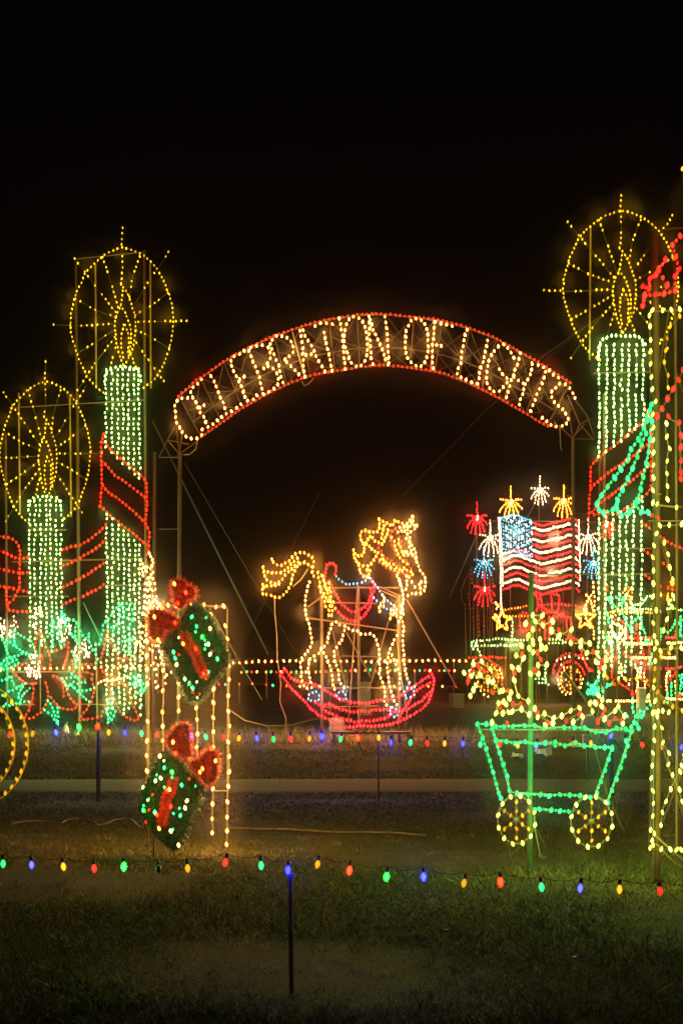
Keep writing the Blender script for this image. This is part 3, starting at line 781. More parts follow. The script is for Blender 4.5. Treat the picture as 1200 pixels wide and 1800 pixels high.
many(F1, "leaf", [[(0, 600), (60, 660), (85, 770), (120, 830), (150, 860)], [(180, 525), (240, 575), (320, 620), (385, 655), (415, 760), (440, 810)],
                  [(0, 600), (110, 655), (185, 710), (260, 765), (340, 800), (400, 830)], [(180, 525), (170, 630), (185, 690)]], 'green', Zp, 7, PS)
many(F1, "leaf", [[(350, 805), (265, 790), (170, 830), (70, 850), (0, 950)], [(0, 990), (70, 930), (150, 890), (200, 860), (220, 910), (100, 970), (0, 985)],
                  [(30, 1110), (90, 1090), (140, 1050), (150, 1110), (200, 1190)], [(0, 1310), (80, 1250), (150, 1225), (230, 1180), (270, 1150)]], 'green', Zp, 7, PS)
many(F1, "leaf", [[(220, 1300), (235, 1240), (265, 1190), (300, 1145)], [(240, 1370), (265, 1290), (310, 1240), (355, 1200)], [(240, 1370), (225, 1310)], [(240, 1370), (295, 1355), (345, 1355)],
                  [(240, 1370), (170, 1375), (130, 1405), (65, 1380), (40, 1450), (0, 1420)]], 'green', Zp, 7, PS)
many(F1, "leaf", [[(570, 1340), (615, 1400), (655, 1530), (685, 1620)], [(530, 1450), (580, 1490), (610, 1510), (645, 1570), (685, 1620), (690, 1510), (680, 1430)]], 'green', Zp, 8, PS)
many(F1, "leaf", [[(600, 460), (625, 400), (640, 470), (575, 580), (535, 630)], [(620, 400), (625, 630), (605, 760)], [(725, 300), (770, 360), (780, 440), (840, 560), (867, 600)],
                  [(690, 610), (705, 680), (725, 720), (755, 680)], [(725, 300), (715, 430), (690, 610)], [(770, 380), (860, 405)]], 'green', Zp, 7, PS)
cluster(F1, [(335, 240, 520, 500), (0, 345, 70, 600), (85, 340, 215, 625), (330, 805, 485, 920), (325, 930, 370, 1070), (395, 930, 480, 1115)], Zp, 19)
cluster(F1, [(650, 350, 840, 640)], Zp, 34)
F1.bar("post", [(11, 1085), (12, F1.ground_px())], 3.6, M_FRAME, .1)
F1.bar("post", [(69, 1100), (70, 1250)], 2.0, M_FRAME, .1)
F1.lines("crossbar", [[(10, 1181), (130, 1181)], [(10, 1239), (60, 1239)]], 2.0, M_FRAME, .1)
F2 = display("poinsettia_display", "large red poinsettia outline with tear shaped top petal, left of the tinsel gifts", "light display", 36, 170, "poinsettia light displays", 14, 3.0)
many(F2, "petal", [[(590, 520), (575, 650), (545, 770), (520, 840), (525, 930), (540, 1000), (580, 1040)], [(590, 520), (640, 670), (700, 760), (720, 830), (725, 920), (725, 1010)]], 'red', Zq, 8, PR)
many(F2, "petal", [[(750, 850), (800, 845), (850, 855), (920, 840), (980, 820), (1005, 780)]], 'red', Zq, 8, PR)
many(F2, "petal", [[(590, 1140), (610, 1190), (640, 1250), (690, 1350), (730, 1450), (770, 1500), (800, 1535), (850, 1540), (880, 1570), (930, 1580), (975, 1540), (940, 1490), (890, 1380), (855, 1260), (820, 1170), (750, 1140), (680, 1155)]], 'red', Zq, 8, PR)
many(F2, "petal", [[(635, 1280), (600, 1360), (575, 1420), (545, 1470), (520, 1525), (435, 1555), (350, 1560), (260, 1570), (290, 1530), (350, 1450), (410, 1355), (430, 1260), (445, 1200)]], 'red', Zq, 8, PR)
many(F2, "petal", [[(410, 920), (280, 920), (230, 930)], [(310, 1005), (375, 1015), (420, 1035), (410, 1085), (425, 1150)], [(70, 1130), (105, 1165), (140, 1270), (175, 1330), (250, 1400), (215, 1430)],
                   [(100, 880), (80, 970), (130, 980), (240, 1010), (330, 1100)], [(640, 1040), (700, 1075), (750, 1140)], [(80, 1150), (82, 1290)], [(130, 800), (95, 930)], [(185, 880), (200, 960)]], 'red', Zq, 8, PR)
many(F2, "stem_row", [[(490, 1140), (540, 1105), (640, 1110), (750, 1090), (830, 1070)], [(600, 1112), (700, 1100)]], 'warm', Zq, 6, PR)
many(F2, "leaf", [[(545, 460), (570, 420), (640, 350), (680, 290), (720, 240), (735, 200), (800, 210), (850, 205), (900, 205), (915, 230)], [(570, 420), (610, 450), (660, 500), (660, 560), (650, 620)],
                  [(545, 460), (550, 530), (530, 580), (520, 640), (500, 690), (455, 685)], [(745, 360), (700, 465), (670, 500)], [(740, 230), (745, 360), (835, 380), (890, 410), (910, 350), (890, 280)],
                  [(860, 235), (825, 270), (785, 320), (780, 375)]], 'green', Zq, 8, PS)
many(F2, "leaf", [[(840, 490), (795, 535), (780, 590)], [(890, 410), (840, 490), (865, 570), (855, 660)], [(685, 700), (720, 655), (765, 645), (850, 630), (900, 640), (900, 600)],
                  [(735, 775), (780, 745), (810, 695), (850, 660), (880, 820)], [(855, 660), (835, 810)], [(685, 700), (700, 740)]], 'green', Zq, 8, PS)
many(F2, "leaf", [[(60, 320), (90, 390), (100, 460)], [(150, 405), (200, 405), (235, 430), (220, 490), (215, 570), (230, 630)], [(235, 430), (265, 500), (320, 600), (370, 630), (400, 690), (425, 755)],
                  [(375, 560), (380, 640)], [(455, 685), (465, 800), (485, 860), (520, 900), (460, 900)], [(160, 560), (210, 620), (245, 670), (270, 720)], [(180, 765), (210, 830), (225, 950)]], 'green', Zq, 8, PS)
many(F2, "leaf", [[(70, 1085), (110, 1080), (150, 1075), (200, 1070), (240, 1060), (265, 1110), (225, 1050), (180, 1030)], [(135, 1170), (180, 1160), (215, 1200), (260, 1250), (300, 1290), (350, 1330), (385, 1355)],
                  [(205, 1120), (250, 1150), (300, 1130), (340, 1130)], [(260, 1230), (310, 1230), (350, 1225), (400, 1210), (440, 1190)], [(165, 1150), (200, 1190)], [(70, 1085), (130, 1200)]], 'green', Zq, 7, PS)
many(F2, "leaf", [[(585, 1460), (600, 1540), (600, 1600), (650, 1560), (690, 1470)], [(640, 1320), (645, 1450), (635, 1510), (600, 1600)], [(590, 1480), (635, 1320)]], 'green', Zq, 8, PS)
many(F2, "leaf", [[(860, 1070), (930, 1070), (960, 1100), (1000, 1120), (1040, 1190), (1070, 1230)], [(850, 1145), (920, 1165), (980, 1180), (1040, 1190)], [(880, 1310), (920, 1280), (960, 1240), (1010, 1220), (1070, 1230)],
                  [(930, 1070), (990, 1180), (1005, 1250)], [(900, 1150), (940, 1090)]], 'green', Zq, 7, PS)
cluster(F2, [(205, 690, 265, 880), (290, 620, 350, 850), (340, 700, 395, 860)], Zq, 14)
F2.bar("post", [(168, 1128), (171, F2.ground_px())], 3.0, M_FRAME, .1)
F2.bar("post", [(139, 1040), (140, F2.ground_px())], 3.2, M_FRAME, .1)
F2.lines("crossbar", [[(130, 1238), (218, 1239)]], 1.6, M_FRAME, .1)
F2.lines("brace", [[(145, 1058), (235, 1242)], [(190, 1262), (212, 1290)]], 1.4, M_FRAME, .1)

# ================================================================== CONE TREE of small white bulbs
T1 = display("cone_light_tree", "slim cone tree of small white light strings behind the upper tinsel gift", "light tree", 31, 265, None, 60, 1.6)
for i in range(12):
    t = -1 + 2 * i / 11
    xb = 268 + t * 44 + rnd.uniform(-2, 2)
    yb = 1212 - 34 * abs(t) ** 1.5 + rnd.uniform(-12, 5)
    o = T1.strand("light_string", [(266 + t * 6, 1000 + rnd.uniform(0, 50)), (266 + t * 16, 1090), (266 + t * 34, 1165), (xb, yb)], 'white', sp=10.5, size=(3.6, 5.6), wire_px=.6, dY=.5 * math.sqrt(max(0, 1 - t * t)) * (-1 if i % 2 else 1), skip=.34)
many(T1, "top_star", [[(262, 973), (268, 982), (270, 990), (265, 1000), (258, 995), (250, 1000), (253, 1012)], [(248, 985), (256, 1003)], [(270, 1006), (262, 1015), (264, 1035)]], 'warm', lambda q: q, 6, (4, 6))
T1.bar("post", [(267, 985), (268, T1.ground_px())], 3.2, M_FRAME, .02)

# ================================================================== FLAG FLOAT far behind
Zf = zoom(790, 830, 4)
FY = 60
Fl = display("flag_display", "waving striped flag with a blue star field, outlined in bulbs above the far float", "flag", FY, 950, None, 120, 1.6)
def curve(y, wave, xs): return [(x, y + wave(x)) for x in xs]
def interp(tab):
    def g(x):
        for (x0, y0), (x1, y1) in zip(tab, tab[1:]):
            if x <= x1:
                t = (x - x0) / (x1 - x0); t = max(0, min(1, t)); t = t * t * (3 - 2 * t)
                return y0 + (y1 - y0) * t
        return tab[-1][1]
    return g
wr = interp([(580, 0), (645, 20), (760, -5), (850, -28), (880, -24), (925, 14)])
wlft = interp([(365, 8), (470, -24), (580, 14)])
rows = [355, 390, 428, 470, 508, 548, 588, 626, 664, 708, 752, 795, 838]
for i, y in enumerate(rows):
    kind = 'soft white' if i % 2 else 'rose'
    xs = list(range(584, 916, 14))
    pts = curve(y, wr, xs)
    o = Fl.strand("stripe", Zf(pts), kind, sp=3.5, size=(3.6, 5.8) if i % 2 else (2.6, 4.4), wire_px=.6, jit=.5)
    if y > 580:
        y2 = y - 18
        Fl.strand("stripe", Zf(curve(y2, wlft, list(range(372, 580, 14)))), kind, sp=3.5, size=(3.6, 5.8) if i % 2 else (2.6, 4.4), wire_px=.6, jit=.5)
wc = interp([(355, 8), (440, -16), (575, 22)])
cyan = [(x + rnd.uniform(-3, 3), y + wc(x) + rnd.uniform(-4, 4)) for i, x in enumerate(range(358, 580, 18)) for y in range(322 + 12 * (i % 2), 575, 25)]
Fl.strand("star_field", Zf(cyan), 'cyan', size=(2.4, 4.6), wire_px=.4, dots=True)
many(Fl, "star_field_edge", [curve(315, wc, list(range(356, 576, 14))), curve(572, wc, list(range(370, 576, 14)))], 'cyan', Zf, 3.2, (2.4, 4.6))
stars = [(x + rnd.uniform(-6, 6), y + (24 if i % 2 else 0) + wc(x)) for i, x in enumerate(range(400, 570, 28)) for y in (335, 400, 455, 510)]
Fl.strand("star", Zf(stars), 'soft white', size=(4.0, 6.6), wire_px=.3, dots=True)
many(Fl, "hoist", [[(344, 325), (352, 560), (358, 800), (360, 960)], [(350, 325), (366, 560), (372, 800)], [(905, 340), (912, 560), (916, 760)]], 'soft white', Zf, 4.6, (2.8, 5))
Fl.bar("post", [(943, 915), (944, Fl.ground_px())], 2.4, M_FRAME, .3)
Fl.bar("post", [(981, 915), (982, Fl.ground_px())], 1.8, M_FRAME, .3)
Fl.lines("crossbar", [[(850, 915), (880, 915)], [(935, 915), (1060, 917)], [(880, 1020), (1020, 1021)]], 1.8, M_FRAME, .2)
Fl.lines("brace", [[(840, 935), (790, 1050)], [(940, 885), (925, 912)]], 1.6, M_FRAME, .2)

def burst(label, cx, cy, rx, ry, kind, base_y=None, Y=61, arms=None):
    D = display("firework_burst", label, "light display", Y, cx, "firework bursts round the flag", 120, .9)
    first = None
    arms = arms or [(-1, .66), (-.62, 1.0), (-.2, 1.1), (.34, 1.1), (.72, .9), (1, .42), (.95, -.2), (-.95, -.2), (0, -1.1)]
    for ax, ay in arms:
        ex, ey = cx + ax * rx, cy + ay * ry
        mx, my = cx + ax * rx * .62, cy + min(ay, 0) * ry * .5 + max(0, ay) * ry * .18 - abs(ax) * ry * .16
        pts = [(cx + (1 - (1 - t)) * 0 + ((1 - t) ** 2 * 0 + 2 * (1 - t) * t * (mx - cx) + t * t * (ex - cx)), cy + 2 * (1 - t) * t * (my - cy) + t * t * (ey - cy)) for t in (0, .25, .5, .75, 1)]
        o = D.strand("arm", pts, kind, sp=4.6, size=(2.6, 4.4), wire_px=.6)
        first = first or o
    D.strand("spark", [(cx, cy + 2), (cx + 1, cy - 3)], 'soft white', sp=4, size=(4, 6))
    D.bar("pole", [(cx, cy), (cx + 1, D.ground_px())], 1.5, M_FRAME, .25)
burst("red firework burst at the left of the flag's top corner", 838, 911, 17, 25, 'rose')
burst("white firework burst against the flag's left edge", 861, 946, 19, 28, 'soft white')
burst("amber firework burst over the blue star field", 897, 883, 19, 25, 'amber')
burst("white firework burst standing highest above the flag", 948, 862, 15, 22, 'soft white')
burst("amber firework burst over the flag's right end", 990, 881, 18, 25, 'amber')
burst("white firework burst against the flag's right edge", 1033, 944, 18, 28, 'soft white')
burst("small blue firework burst low on the flag's left", 850, 989, 17, 24, 'cyan')
burst("small red firework burst lowest on the flag's left", 851, 1036, 18, 26, 'rose')
burst("small blue firework burst behind the right candle", 1042, 990, 17, 24, 'cyan', Y=62)
burst("small red firework burst behind the right candle's ribbon", 1066, 922, 13, 22, 'rose', Y=62)

Zw, Zx = zoom(800, 1060, 8), zoom(930, 1040, 9)
Wg = display("wagon_float", "red and white outlined wagon float under the flag with orange spoked wheels", "parade float", 58, 930, None, 110, 1.8)
many(Wg, "driver_outline", [
    [(340, 45), (400, 42), (460, 55), (470, 120), (465, 200), (455, 290), (400, 335), (355, 290), (350, 160), (340, 45)], [(85, 40), (110, 60), (130, 120), (135, 190), (140, 240), (110, 300)],
    [(165, 65), (185, 130), (190, 230), (200, 300), (250, 345), (310, 310)], [(380, 395), (430, 400), (475, 365), (530, 350), (545, 400), (590, 390), (650, 410), (660, 470), (655, 540)],
    [(580, 430), (585, 500), (590, 600)], [(190, 460), (240, 480), (240, 740)], [(310, 400), (310, 740)], [(190, 230), (310, 330), (430, 330), (500, 400)]], 'rose', Zx, 5, (2.8, 5.2))
many(Wg, "seat_outline", [[(905, 160), (950, 135), (995, 145), (1020, 180), (1010, 260), (1025, 330)], [(900, 215), (905, 270), (905, 325), (915, 375), (955, 400), (1000, 380)], [(1120, 380), (1180, 380)]], 'rose', Zw, 6, (2.8, 5.2))
many(Wg, "upper_rail", [[(230, 210), (310, 200), (410, 195), (520, 205), (625, 215), (735, 225), (840, 240)]], 'rose', Zx, 6, (2.8, 5))
many(Wg, "upper_rail", [[(665, 105), (705, 100), (750, 88), (845, 65), (900, 70), (945, 50), (990, 45), (1035, 40)], [(720, 185), (770, 185), (825, 185), (865, 185), (960, 185), (1010, 180)]], 'orange', Zw, 5.5, (3, 5.2))
many(Wg, "body_rail", [[(230, 555), (250, 525), (315, 530), (410, 525), (600, 500), (750, 515), (900, 522), (1005, 520)], [(230, 605), (310, 605), (400, 597), (500, 597), (650, 595), (760, 600), (900, 575)],
                       [(795, 225), (795, 515)], [(230, 555), (230, 605), (245, 645)], [(290, 560), (300, 630), (330, 680), (350, 730)]], 'lime', Zw, 5.6, (3, 5))
many(Wg, "body_rail", [[(315, 755), (370, 757), (425, 757), (475, 752), (525, 770)], [(310, 815), (360, 815), (515, 812), (570, 805)], [(95, 1385), (150, 1385), (200, 1380), (250, 1380)], [(150, 1445), (210, 1440), (260, 1435), (295, 1470)], [(245, 1180), (248, 1440)]], 'lime', Zx, 5.6, (3, 5))
many(Wg, "body_rail", [[(570, 760), (600, 730), (650, 755), (690, 740), (750, 760)], [(565, 800), (620, 670)], [(820, 940), (815, 1000), (860, 1040), (865, 1080)], [(885, 1140), (905, 1195), (990, 1250)]], 'rose', Zx, 5.4, (3, 5))
def wheel(D, cx, cy, rx, ry, n, rim_kind, sp, size, hub=True, rimpx=1.6, spoke_kind=None, each=False, skip=0.0):
    pts = [(cx + rx * math.cos(2 * math.pi * i / 28), cy + ry * math.sin(2 * math.pi * i / 28)) for i in range(28)]
    w = D.strand("wheel", pts, rim_kind, sp=sp, size=size, wire_px=rimpx, closed=True, each=each, skip=skip)
    for i in range(n):
        a = 2 * math.pi * i / n + math.pi / 2
        D.strand("spoke", [(cx + rx * .16 * math.cos(a), cy + ry * .16 * math.sin(a)), (cx + rx * .9 * math.cos(a), cy + ry * .9 * math.sin(a))], spoke_kind or rim_kind, sp=sp, size=size, wire_px=rimpx, parent=w, each=each)
    return w
wheel(Wg, 1002.3, 1195, 18, 23, 8, 'orange', 6.5, (3, 5))
wheel(Wg, 857, 1191, 18, 24, 8, 'orange', 6.5, (3, 5))
many(Wg, "wheel_arch", [[(375, 1290), (375, 1220), (400, 1150), (450, 1060), (520, 1010), (565, 985), (620, 980), (720, 1000), (770, 1010), (860, 1080), (900, 1180), (940, 1250), (990, 1250)],
                        [(430, 1390), (440, 1310), (460, 1250), (490, 1200), (570, 1115), (625, 1100), (670, 1100), (780, 1150), (830, 1210), (870, 1310)]], 'rose', Zx, 5.4, (2.8, 5))
many(Wg, "wheel_arch", [[(430, 1090), (550, 1050), (630, 1025), (730, 1035), (820, 1060), (910, 1060)], [(500, 1160), (545, 1210), (540, 1260)], [(845, 1385), (825, 1490), (735, 1605), (575, 1625), (525, 1600), (465, 1505), (445, 1400)]], 'white', Zx, 8, (2.6, 4.8))
many(Wg, "wheel_arch", [[(170, 1140), (190, 980), (240, 900), (320, 870), (390, 750), (460, 790), (510, 840), (600, 880), (640, 920), (660, 1040), (650, 1140)], [(190, 770), (240, 770), (350, 770), (540, 755), (590, 770), (630, 765), (700, 775)]], 'rose', Zw, 6, (2.8, 5))
many(Wg, "wheel_arch", [[(210, 940), (290, 1020), (350, 1240), (380, 1275), (460, 1310)], [(615, 940), (640, 975), (660, 1050)]], 'white', Zw, 9, (2.6, 4.8))
for (cx, cy, r) in ((881.5, 1091, 17), (1028, 1087, 18)):
    pts = []
    for i in range(11):
        a = math.pi / 2 + i * math.pi / 5; rr = r if i % 2 == 0 else r * .42
        pts.append((cx + rr * math.cos(a), cy - rr * 1.15 * math.sin(a)))
    many(Wg, "star_outline", [pts], 'amber', lambda q: q, 4.4, (3.4, 5.6))
many(Wg, "shaft", [[(850, 280), (880, 320), (890, 420), (930, 500), (955, 560)], [(890, 210), (940, 100), (1005, 10)], [(900, 60), (960, 150), (1010, 300)], [(1000, 560), (1020, 680), (1015, 740)]], 'warm', Zx, 6, (3, 5.4))
many(Wg, "shaft", [[(560, 0), (600, 40), (580, 80)], [(630, 10), (645, 50)], [(560, 160), (610, 240), (625, 300)]], 'warm', Zw, 4, (3.2, 5.4))
gw = Wg.ground_px()
for x in (889, 961, 1002, 916):
    Wg.bar("post", [(x, 1150 if x > 900 else 1120), (x, gw)], 1.8, M_FRAME, .1)

# unlit pavilion outline, only a few dim red bulbs
Cg = display("pavilion_frame", "mostly unlit pavilion frame of thin bars left of the flag, few dim red bulbs", "light display", 56, 835, None, 80, .5)
Zg = zoom(790, 830, 4)
for x0, y0 in ((112, 930), (145, 670), (170, 690), (200, 900), (240, 600), (265, 650), (300, 690), (330, 930)):
    Cg.bar("upright", Zg([(x0 - 4, y0), (x0, 1100), (x0 + 12, 1640)]), 1.3, M_ROD, .1)
Cg.lines("roof_bar", [Zg([(155, 655), (118, 740), (80, 830), (85, 900), (115, 935)]), Zg([(155, 655), (180, 690), (210, 800)]), Zg([(120, 957), (325, 957)]), Zg([(190, 1228), (330, 1228)]), Zg([(270, 1030), (330, 1040)])], 1.5, M_ROD, .1)
for x, ys in ((152, (690, 780)), (132, (860, 930)), (205, (1010, 1150)), (240, (1020, 1110)), (185, (1230, 1300)), (300, (700, 1000)), (165, (1020, 1100))):
    Cg.strand("dim_string", Zg([(x, ys[0]), (x + 4, ys[1])]), 'dim red', sp=7, size=(2.6, 4.4), wire_px=.5)

# train and tree shapes far right
Zt2 = zoom(1040, 1020, 7.5)
Tr = display("train_display", "tangle of red, white and green outlines forming a train behind the tower", "light display", 47, 1110, None, 40, .8)
many(Tr, "cab_outline", [[(300, 520), (350, 515), (390, 540), (430, 580), (450, 650), (460, 720), (480, 765), (550, 765), (650, 760), (760, 760), (850, 760)], [(970, 750), (1040, 755), (1090, 755), (1100, 690), (1110, 600)]], 'rose', Zt2, 5, (3.4, 5.6))
many(Tr, "boiler_outline", [[(240, 610), (265, 560), (320, 590), (385, 600), (400, 660), (390, 720), (340, 780), (280, 740), (275, 680), (240, 610)], [(215, 690), (230, 800), (250, 870)], [(430, 640), (430, 740), (340, 860)]], 'white', Zt2, 5.4, (3.6, 6))
many(Tr, "roof_outline", [[(550, 385), (640, 380), (760, 380), (890, 400)], [(530, 330), (580, 320), (640, 330), (690, 260), (720, 215), (790, 200), (850, 205), (900, 200)], [(990, 380), (1060, 370), (1200, 400)], [(1010, 310), (1020, 260), (1110, 240)], [(560, 370), (600, 440)]], 'lime', Zt2, 5, (3.4, 5.6))
many(Tr, "holly_outline", [[(150, 210), (160, 290), (180, 390), (210, 480), (215, 550)], [(200, 230), (240, 300), (290, 330), (330, 380)], [(220, 230), (290, 240), (360, 210), (410, 230)], [(390, 250), (390, 390), (420, 490), (480, 620), (520, 680)],
                           [(600, 490), (550, 530), (500, 600), (520, 780)], [(640, 480), (655, 610), (690, 690), (715, 790)], [(420, 260), (470, 360), (520, 410), (590, 440)]], 'green', Zt2, 6, (3.8, 6.4))
many(Tr, "holly_outline", [[(140, 740), (220, 780), (240, 800), (260, 880), (265, 970)], [(230, 830), (290, 690), (310, 710), (340, 900)], [(370, 760), (410, 780), (450, 830)], [(170, 710), (220, 830)], [(660, 820), (715, 790), (790, 800), (870, 860), (905, 740), (900, 650)],
                           [(990, 690), (1050, 645), (1085, 570), (1110, 490)], [(1160, 480), (1165, 620), (1150, 720), (1200, 740)], [(1150, 560), (1200, 530)]], 'green', Zt2, 6, (3.8, 6.4))
many(Tr, "holly_outline", [[(740, 1100), (760, 1050), (790, 975)], [(740, 1100), (795, 1100)], [(880, 1060), (885, 1110)], [(845, 1240), (855, 1310), (890, 1300), (880, 1450)], [(1150, 1260), (1165, 1330), (1200, 1400)], [(1100, 1400), (1100, 1570)], [(985, 1490), (990, 1610)], [(1180, 1250), (1150, 1490), (1190, 1500)], [(1040, 1360), (1040, 1560)]], 'green', Zt2, 6, (3.8, 6.4))
many(Tr, "deck_rail", [[(420, 840), (550, 835), (680, 845), (770, 840), (890, 830)], [(990, 830), (1110, 830), (1200, 820)], [(510, 1025), (600, 1025), (760, 1020), (860, 1015), (1000, 1025), (1120, 1020)], [(315, 1590), (430, 1592), (550, 1590), (750, 1590)], [(970, 1560), (1080, 1565), (1190, 1565)], [(120, 1595), (240, 1590)]], 'warm', Zt2, 4.4, (4.2, 6.2))
many(Tr, "deck_stripe", [[(420, 960), (460, 1000), (500, 1020), (560, 1060), (640, 1100), (700, 1120)], [(970, 1165), (1040, 1165), (1110, 1165)], [(860, 1155), (900, 1165)], [(1140, 1150), (1200, 1140)], [(580, 1480), (640, 1520), (680, 1540)], [(1140, 1530), (1200, 1500)], [(840, 1450), (900, 1400)]], 'rose', Zt2, 5, (3.6, 5.8))
many(Tr, "signal_outline", [[(300, 1030), (290, 1060), (270, 1120), (270, 1170), (250, 1220), (260, 1290), (290, 1370)], [(400, 1390), (425, 1400), (470, 1420), (530, 1470), (530, 1510)], [(290, 1370), (350, 1350)], [(150, 1050), (230, 1010), (170, 900)]], 'red', Zt2, 6, (4, 6.2))
many(Tr, "wheel_outline", [[(380, 1110), (385, 1250), (415, 1290)], [(565, 1110), (570, 1170), (600, 1180), (630, 1160)], [(600, 1200), (600, 1400), (580, 1460)], [(680, 1230), (690, 1380), (685, 1470)], [(990, 1230), (970, 1300), (975, 1440)], [(1020, 1200), (1025, 1260)], [(1090, 1330), (1095, 1390)], [(500, 1310), (480, 1370)]], 'white', Zt2, 6, (3.2, 5.8))
many(Tr, "gutter", [[(200, 440), (280, 400), (350, 420), (430, 370), (500, 360)], [(360, 410), (470, 420), (570, 420), (680, 420), (780, 430), (900, 420)], [(230, 490), (310, 460)]], 'orange', Zt2, 4.6, (3.4, 5.4))
cluster(Tr, [(400, 80, 545, 290), (850, 150, 910, 215), (1025, 0, 1080, 70), (980, 170, 1010, 300)], Zt2, 26, 'orange', "ornament")
many(Tr, "berry", [[(575, 620), (600, 580), (570, 700), (600, 720), (610, 800)], [(640, 880), (670, 950), (690, 1090), (690, 1170), (660, 1240), (620, 1280), (690, 1340), (740, 1380)], [(200, 80), (200, 150), (110, 140)], [(1000, 95), (1050, 120), (1115, 140)], [(1095, 1225), (1045, 1280), (995, 1340)]], 'red', Zt2, 7, (4.6, 6.6))
gt = Tr.ground_px()
for x, y0 in ((1084, 1050), (1142, 1075), (1174, 1060), (1110, 1085)):
    Tr.bar("post", [(x, y0), (x + 1, gt)], 2.2, M_FRAME, .1)
many(Tr, "tailing_string", [[(10, 30), (15, 150), (30, 240), (25, 400)], [(85, 100), (100, 220), (110, 400), (120, 560)], [(110, 830), (115, 1050)], [(160, 840), (170, 940), (240, 1020)]], 'warm', Zt2, 8, (3.4, 6))
Gt = display("small_light_tree", "small green tree of lights lying low beside the right wagon wheel", "light tree", 44, 1055, None, 60, 1.4)
Zy = zoom(1000, 960, 6)
many(Gt, "bough", [[(185, 1540), (240, 1480), (310, 1410), (360, 1400)], [(185, 1540), (230, 1545), (270, 1540), (330, 1480)], [(200, 1520), (330, 1530), (440, 1450)], [(190, 1555), (270, 1560), (350, 1540), (400, 1460)], [(195, 1450), (260, 1500), (340, 1500)], [(360, 1590), (400, 1630)]], 'green', Zy, 5, (4.2, 6.6))
Gt.bar("trunk", [(1050, 1205), (1050, Gt.ground_px())], 2, M_FRAME, .05)
many(display("berry_string", "sagging string of green and red bulbs low between cart and tower", "string lights", 30, 1110, None, 60, 1.0), "light_string",
     [[(530, 1560), (525, 1640), (535, 1720), (560, 1790)], [(590, 1660), (625, 1720), (675, 1770)], [(440, 1760), (460, 1790)], [(640, 1790), (700, 1700), (770, 1640)]], 'green', Zt2, 8, (4.4, 7))
DISPLAYS[-1].bar("post", [(1112, 1215), (1112, DISPLAYS[-1].ground_px())], 1.6, M_FRAME, .05)

# ================================================================== LIGHTED TOWER (near right)
Y_T = 12.6
Z6, Z8, Z75, Z7 = zoom(1110, 360, 6.92), zoom(1110, 620, 4.09), zoom(1040, 1020, 7.5), zoom(1120, 1200, 4.74)
Tw = display("lattice_tower", "tall lattice tower of big white bulbs with red roof and green sail, right edge", "light tower", Y_T, 1157, None, 5, .68); Tw.tone = {"lemon": .8}
BS = (6.4, 11.0)
def tw(name, pts, kind, size=BS, px=2.2, wmat=M_WIRE, label=None, parent=None, dY=0.0):
    return Tw.strand(name, pts, kind, size=size, wire_px=px, dots=False, each=True, sp=1e9, wmat=wmat, label=label, parent=parent, dY=dY) if False else \
        dotted(Tw, name, pts, kind, size, px, wmat, label, parent, dY)
def dotted(D, name, pts, kind, size, px, wmat=M_WIRE, label=None, parent=None, dY=0.0):
    """a cord with one bulb object at each listed point"""
    k = D.Y / F
    W = [D.pt(p, dY) for p in pts]
    mbw = MB()
    if len(W) > 1:
        sag = []
        for a, b in zip(W, W[1:]):
            sag += [a + Vector((0, .006, 0)), a.lerp(b, .5) + Vector((rnd.uniform(-1, 1) * k * .8, .012, rnd.uniform(-1, .4) * k))]
        sag.append(W[-1] + Vector((0, .006, 0)))
        mbw.tube(sag, px * k * .5, 5)
    else:
        mbw.tube([W[0] + Vector((0, .01, 0)), W[0] + Vector((0, .01, .02))], px * k * .5, 5)
    s = link(name, mbw.mesh(name, wmat, D.org), parent or D.o)
    if label: s["label"] = label
    w, h = size[0] * k * .88, size[1] * k * .9
    key = (kind, round(w, 4), round(h, 4))
    if key not in D.cache:
        pm = MB(); pm.lathe([(r * w * .5, t * h) for r, t in BULB], (0, 0, 0), (0, 0, 1), 8)
        D.cache[key] = pm.mesh("bulb", near_mat(kind), smooth=True)
        sm = MB(); sm.lathe([(.34 * w, -.5 * h), (.36 * w, -.78 * h), (.22 * w, -.86 * h)], (0, 0, 0), (0, 0, 1), 6)
        D.cache[key, 's'] = sm.mesh("socket", M_GREENWIRE)
    for p in W:
        q = p + Vector((0, -.3 * w - .006, 0))
        D.pool.setdefault(kind, []).append(q)
        b = link("bulb", D.cache[key], s, q - D.org)
        b.rotation_euler = bulb_axis(.5).to_track_quat('Z', 'Y').to_euler()
        sc = rnd.uniform(.88, 1.1); b.scale = (sc, sc, sc)
    return s
tw("corner_string", [(1140, 555), (1141, 574), (1142, 598), (1142, 618), (1142, 640), (1143.5, 663), (1145, 684.5), (1151, 706), (1145.5, 729), (1147, 752), (1147, 774), (1147, 796), (1147, 818), (1147, 840), (1146, 862), (1146, 884)], 'lemon')
tw("corner_string", [(1152, 938), (1148, 959), (1146, 980), (1147, 1003), (1147, 1026)] + Z75([(795, 215), (840, 395), (800, 565), (815, 735), (845, 820), (820, 900), (825, 1065)]), 'lemon')
tw("corner_string", Z75([(805, 1415), (735, 1530), (825, 1590), (795, 1750)]) + Z7([(122, 250), (137, 365), (135, 480), (123, 585), (118, 690), (110, 795), (123, 900), (127, 1005), (122, 1110), (105, 1225), (135, 1255), (118, 1315), (100, 1375)]), 'lemon')
tw("corner_string", Z8([(245, 510), (247, 605), (268, 690), (250, 780), (248, 870), (252, 960), (252, 1055)]), 'lemon')
tw("corner_string", [(1213 + (i % 2), 560 + 23 * i) for i in range(40)], 'lemon')
tw("cross_string", [(1145, 546), (1163, 546), (1178.5, 545), (1193, 544)], 'lemon')
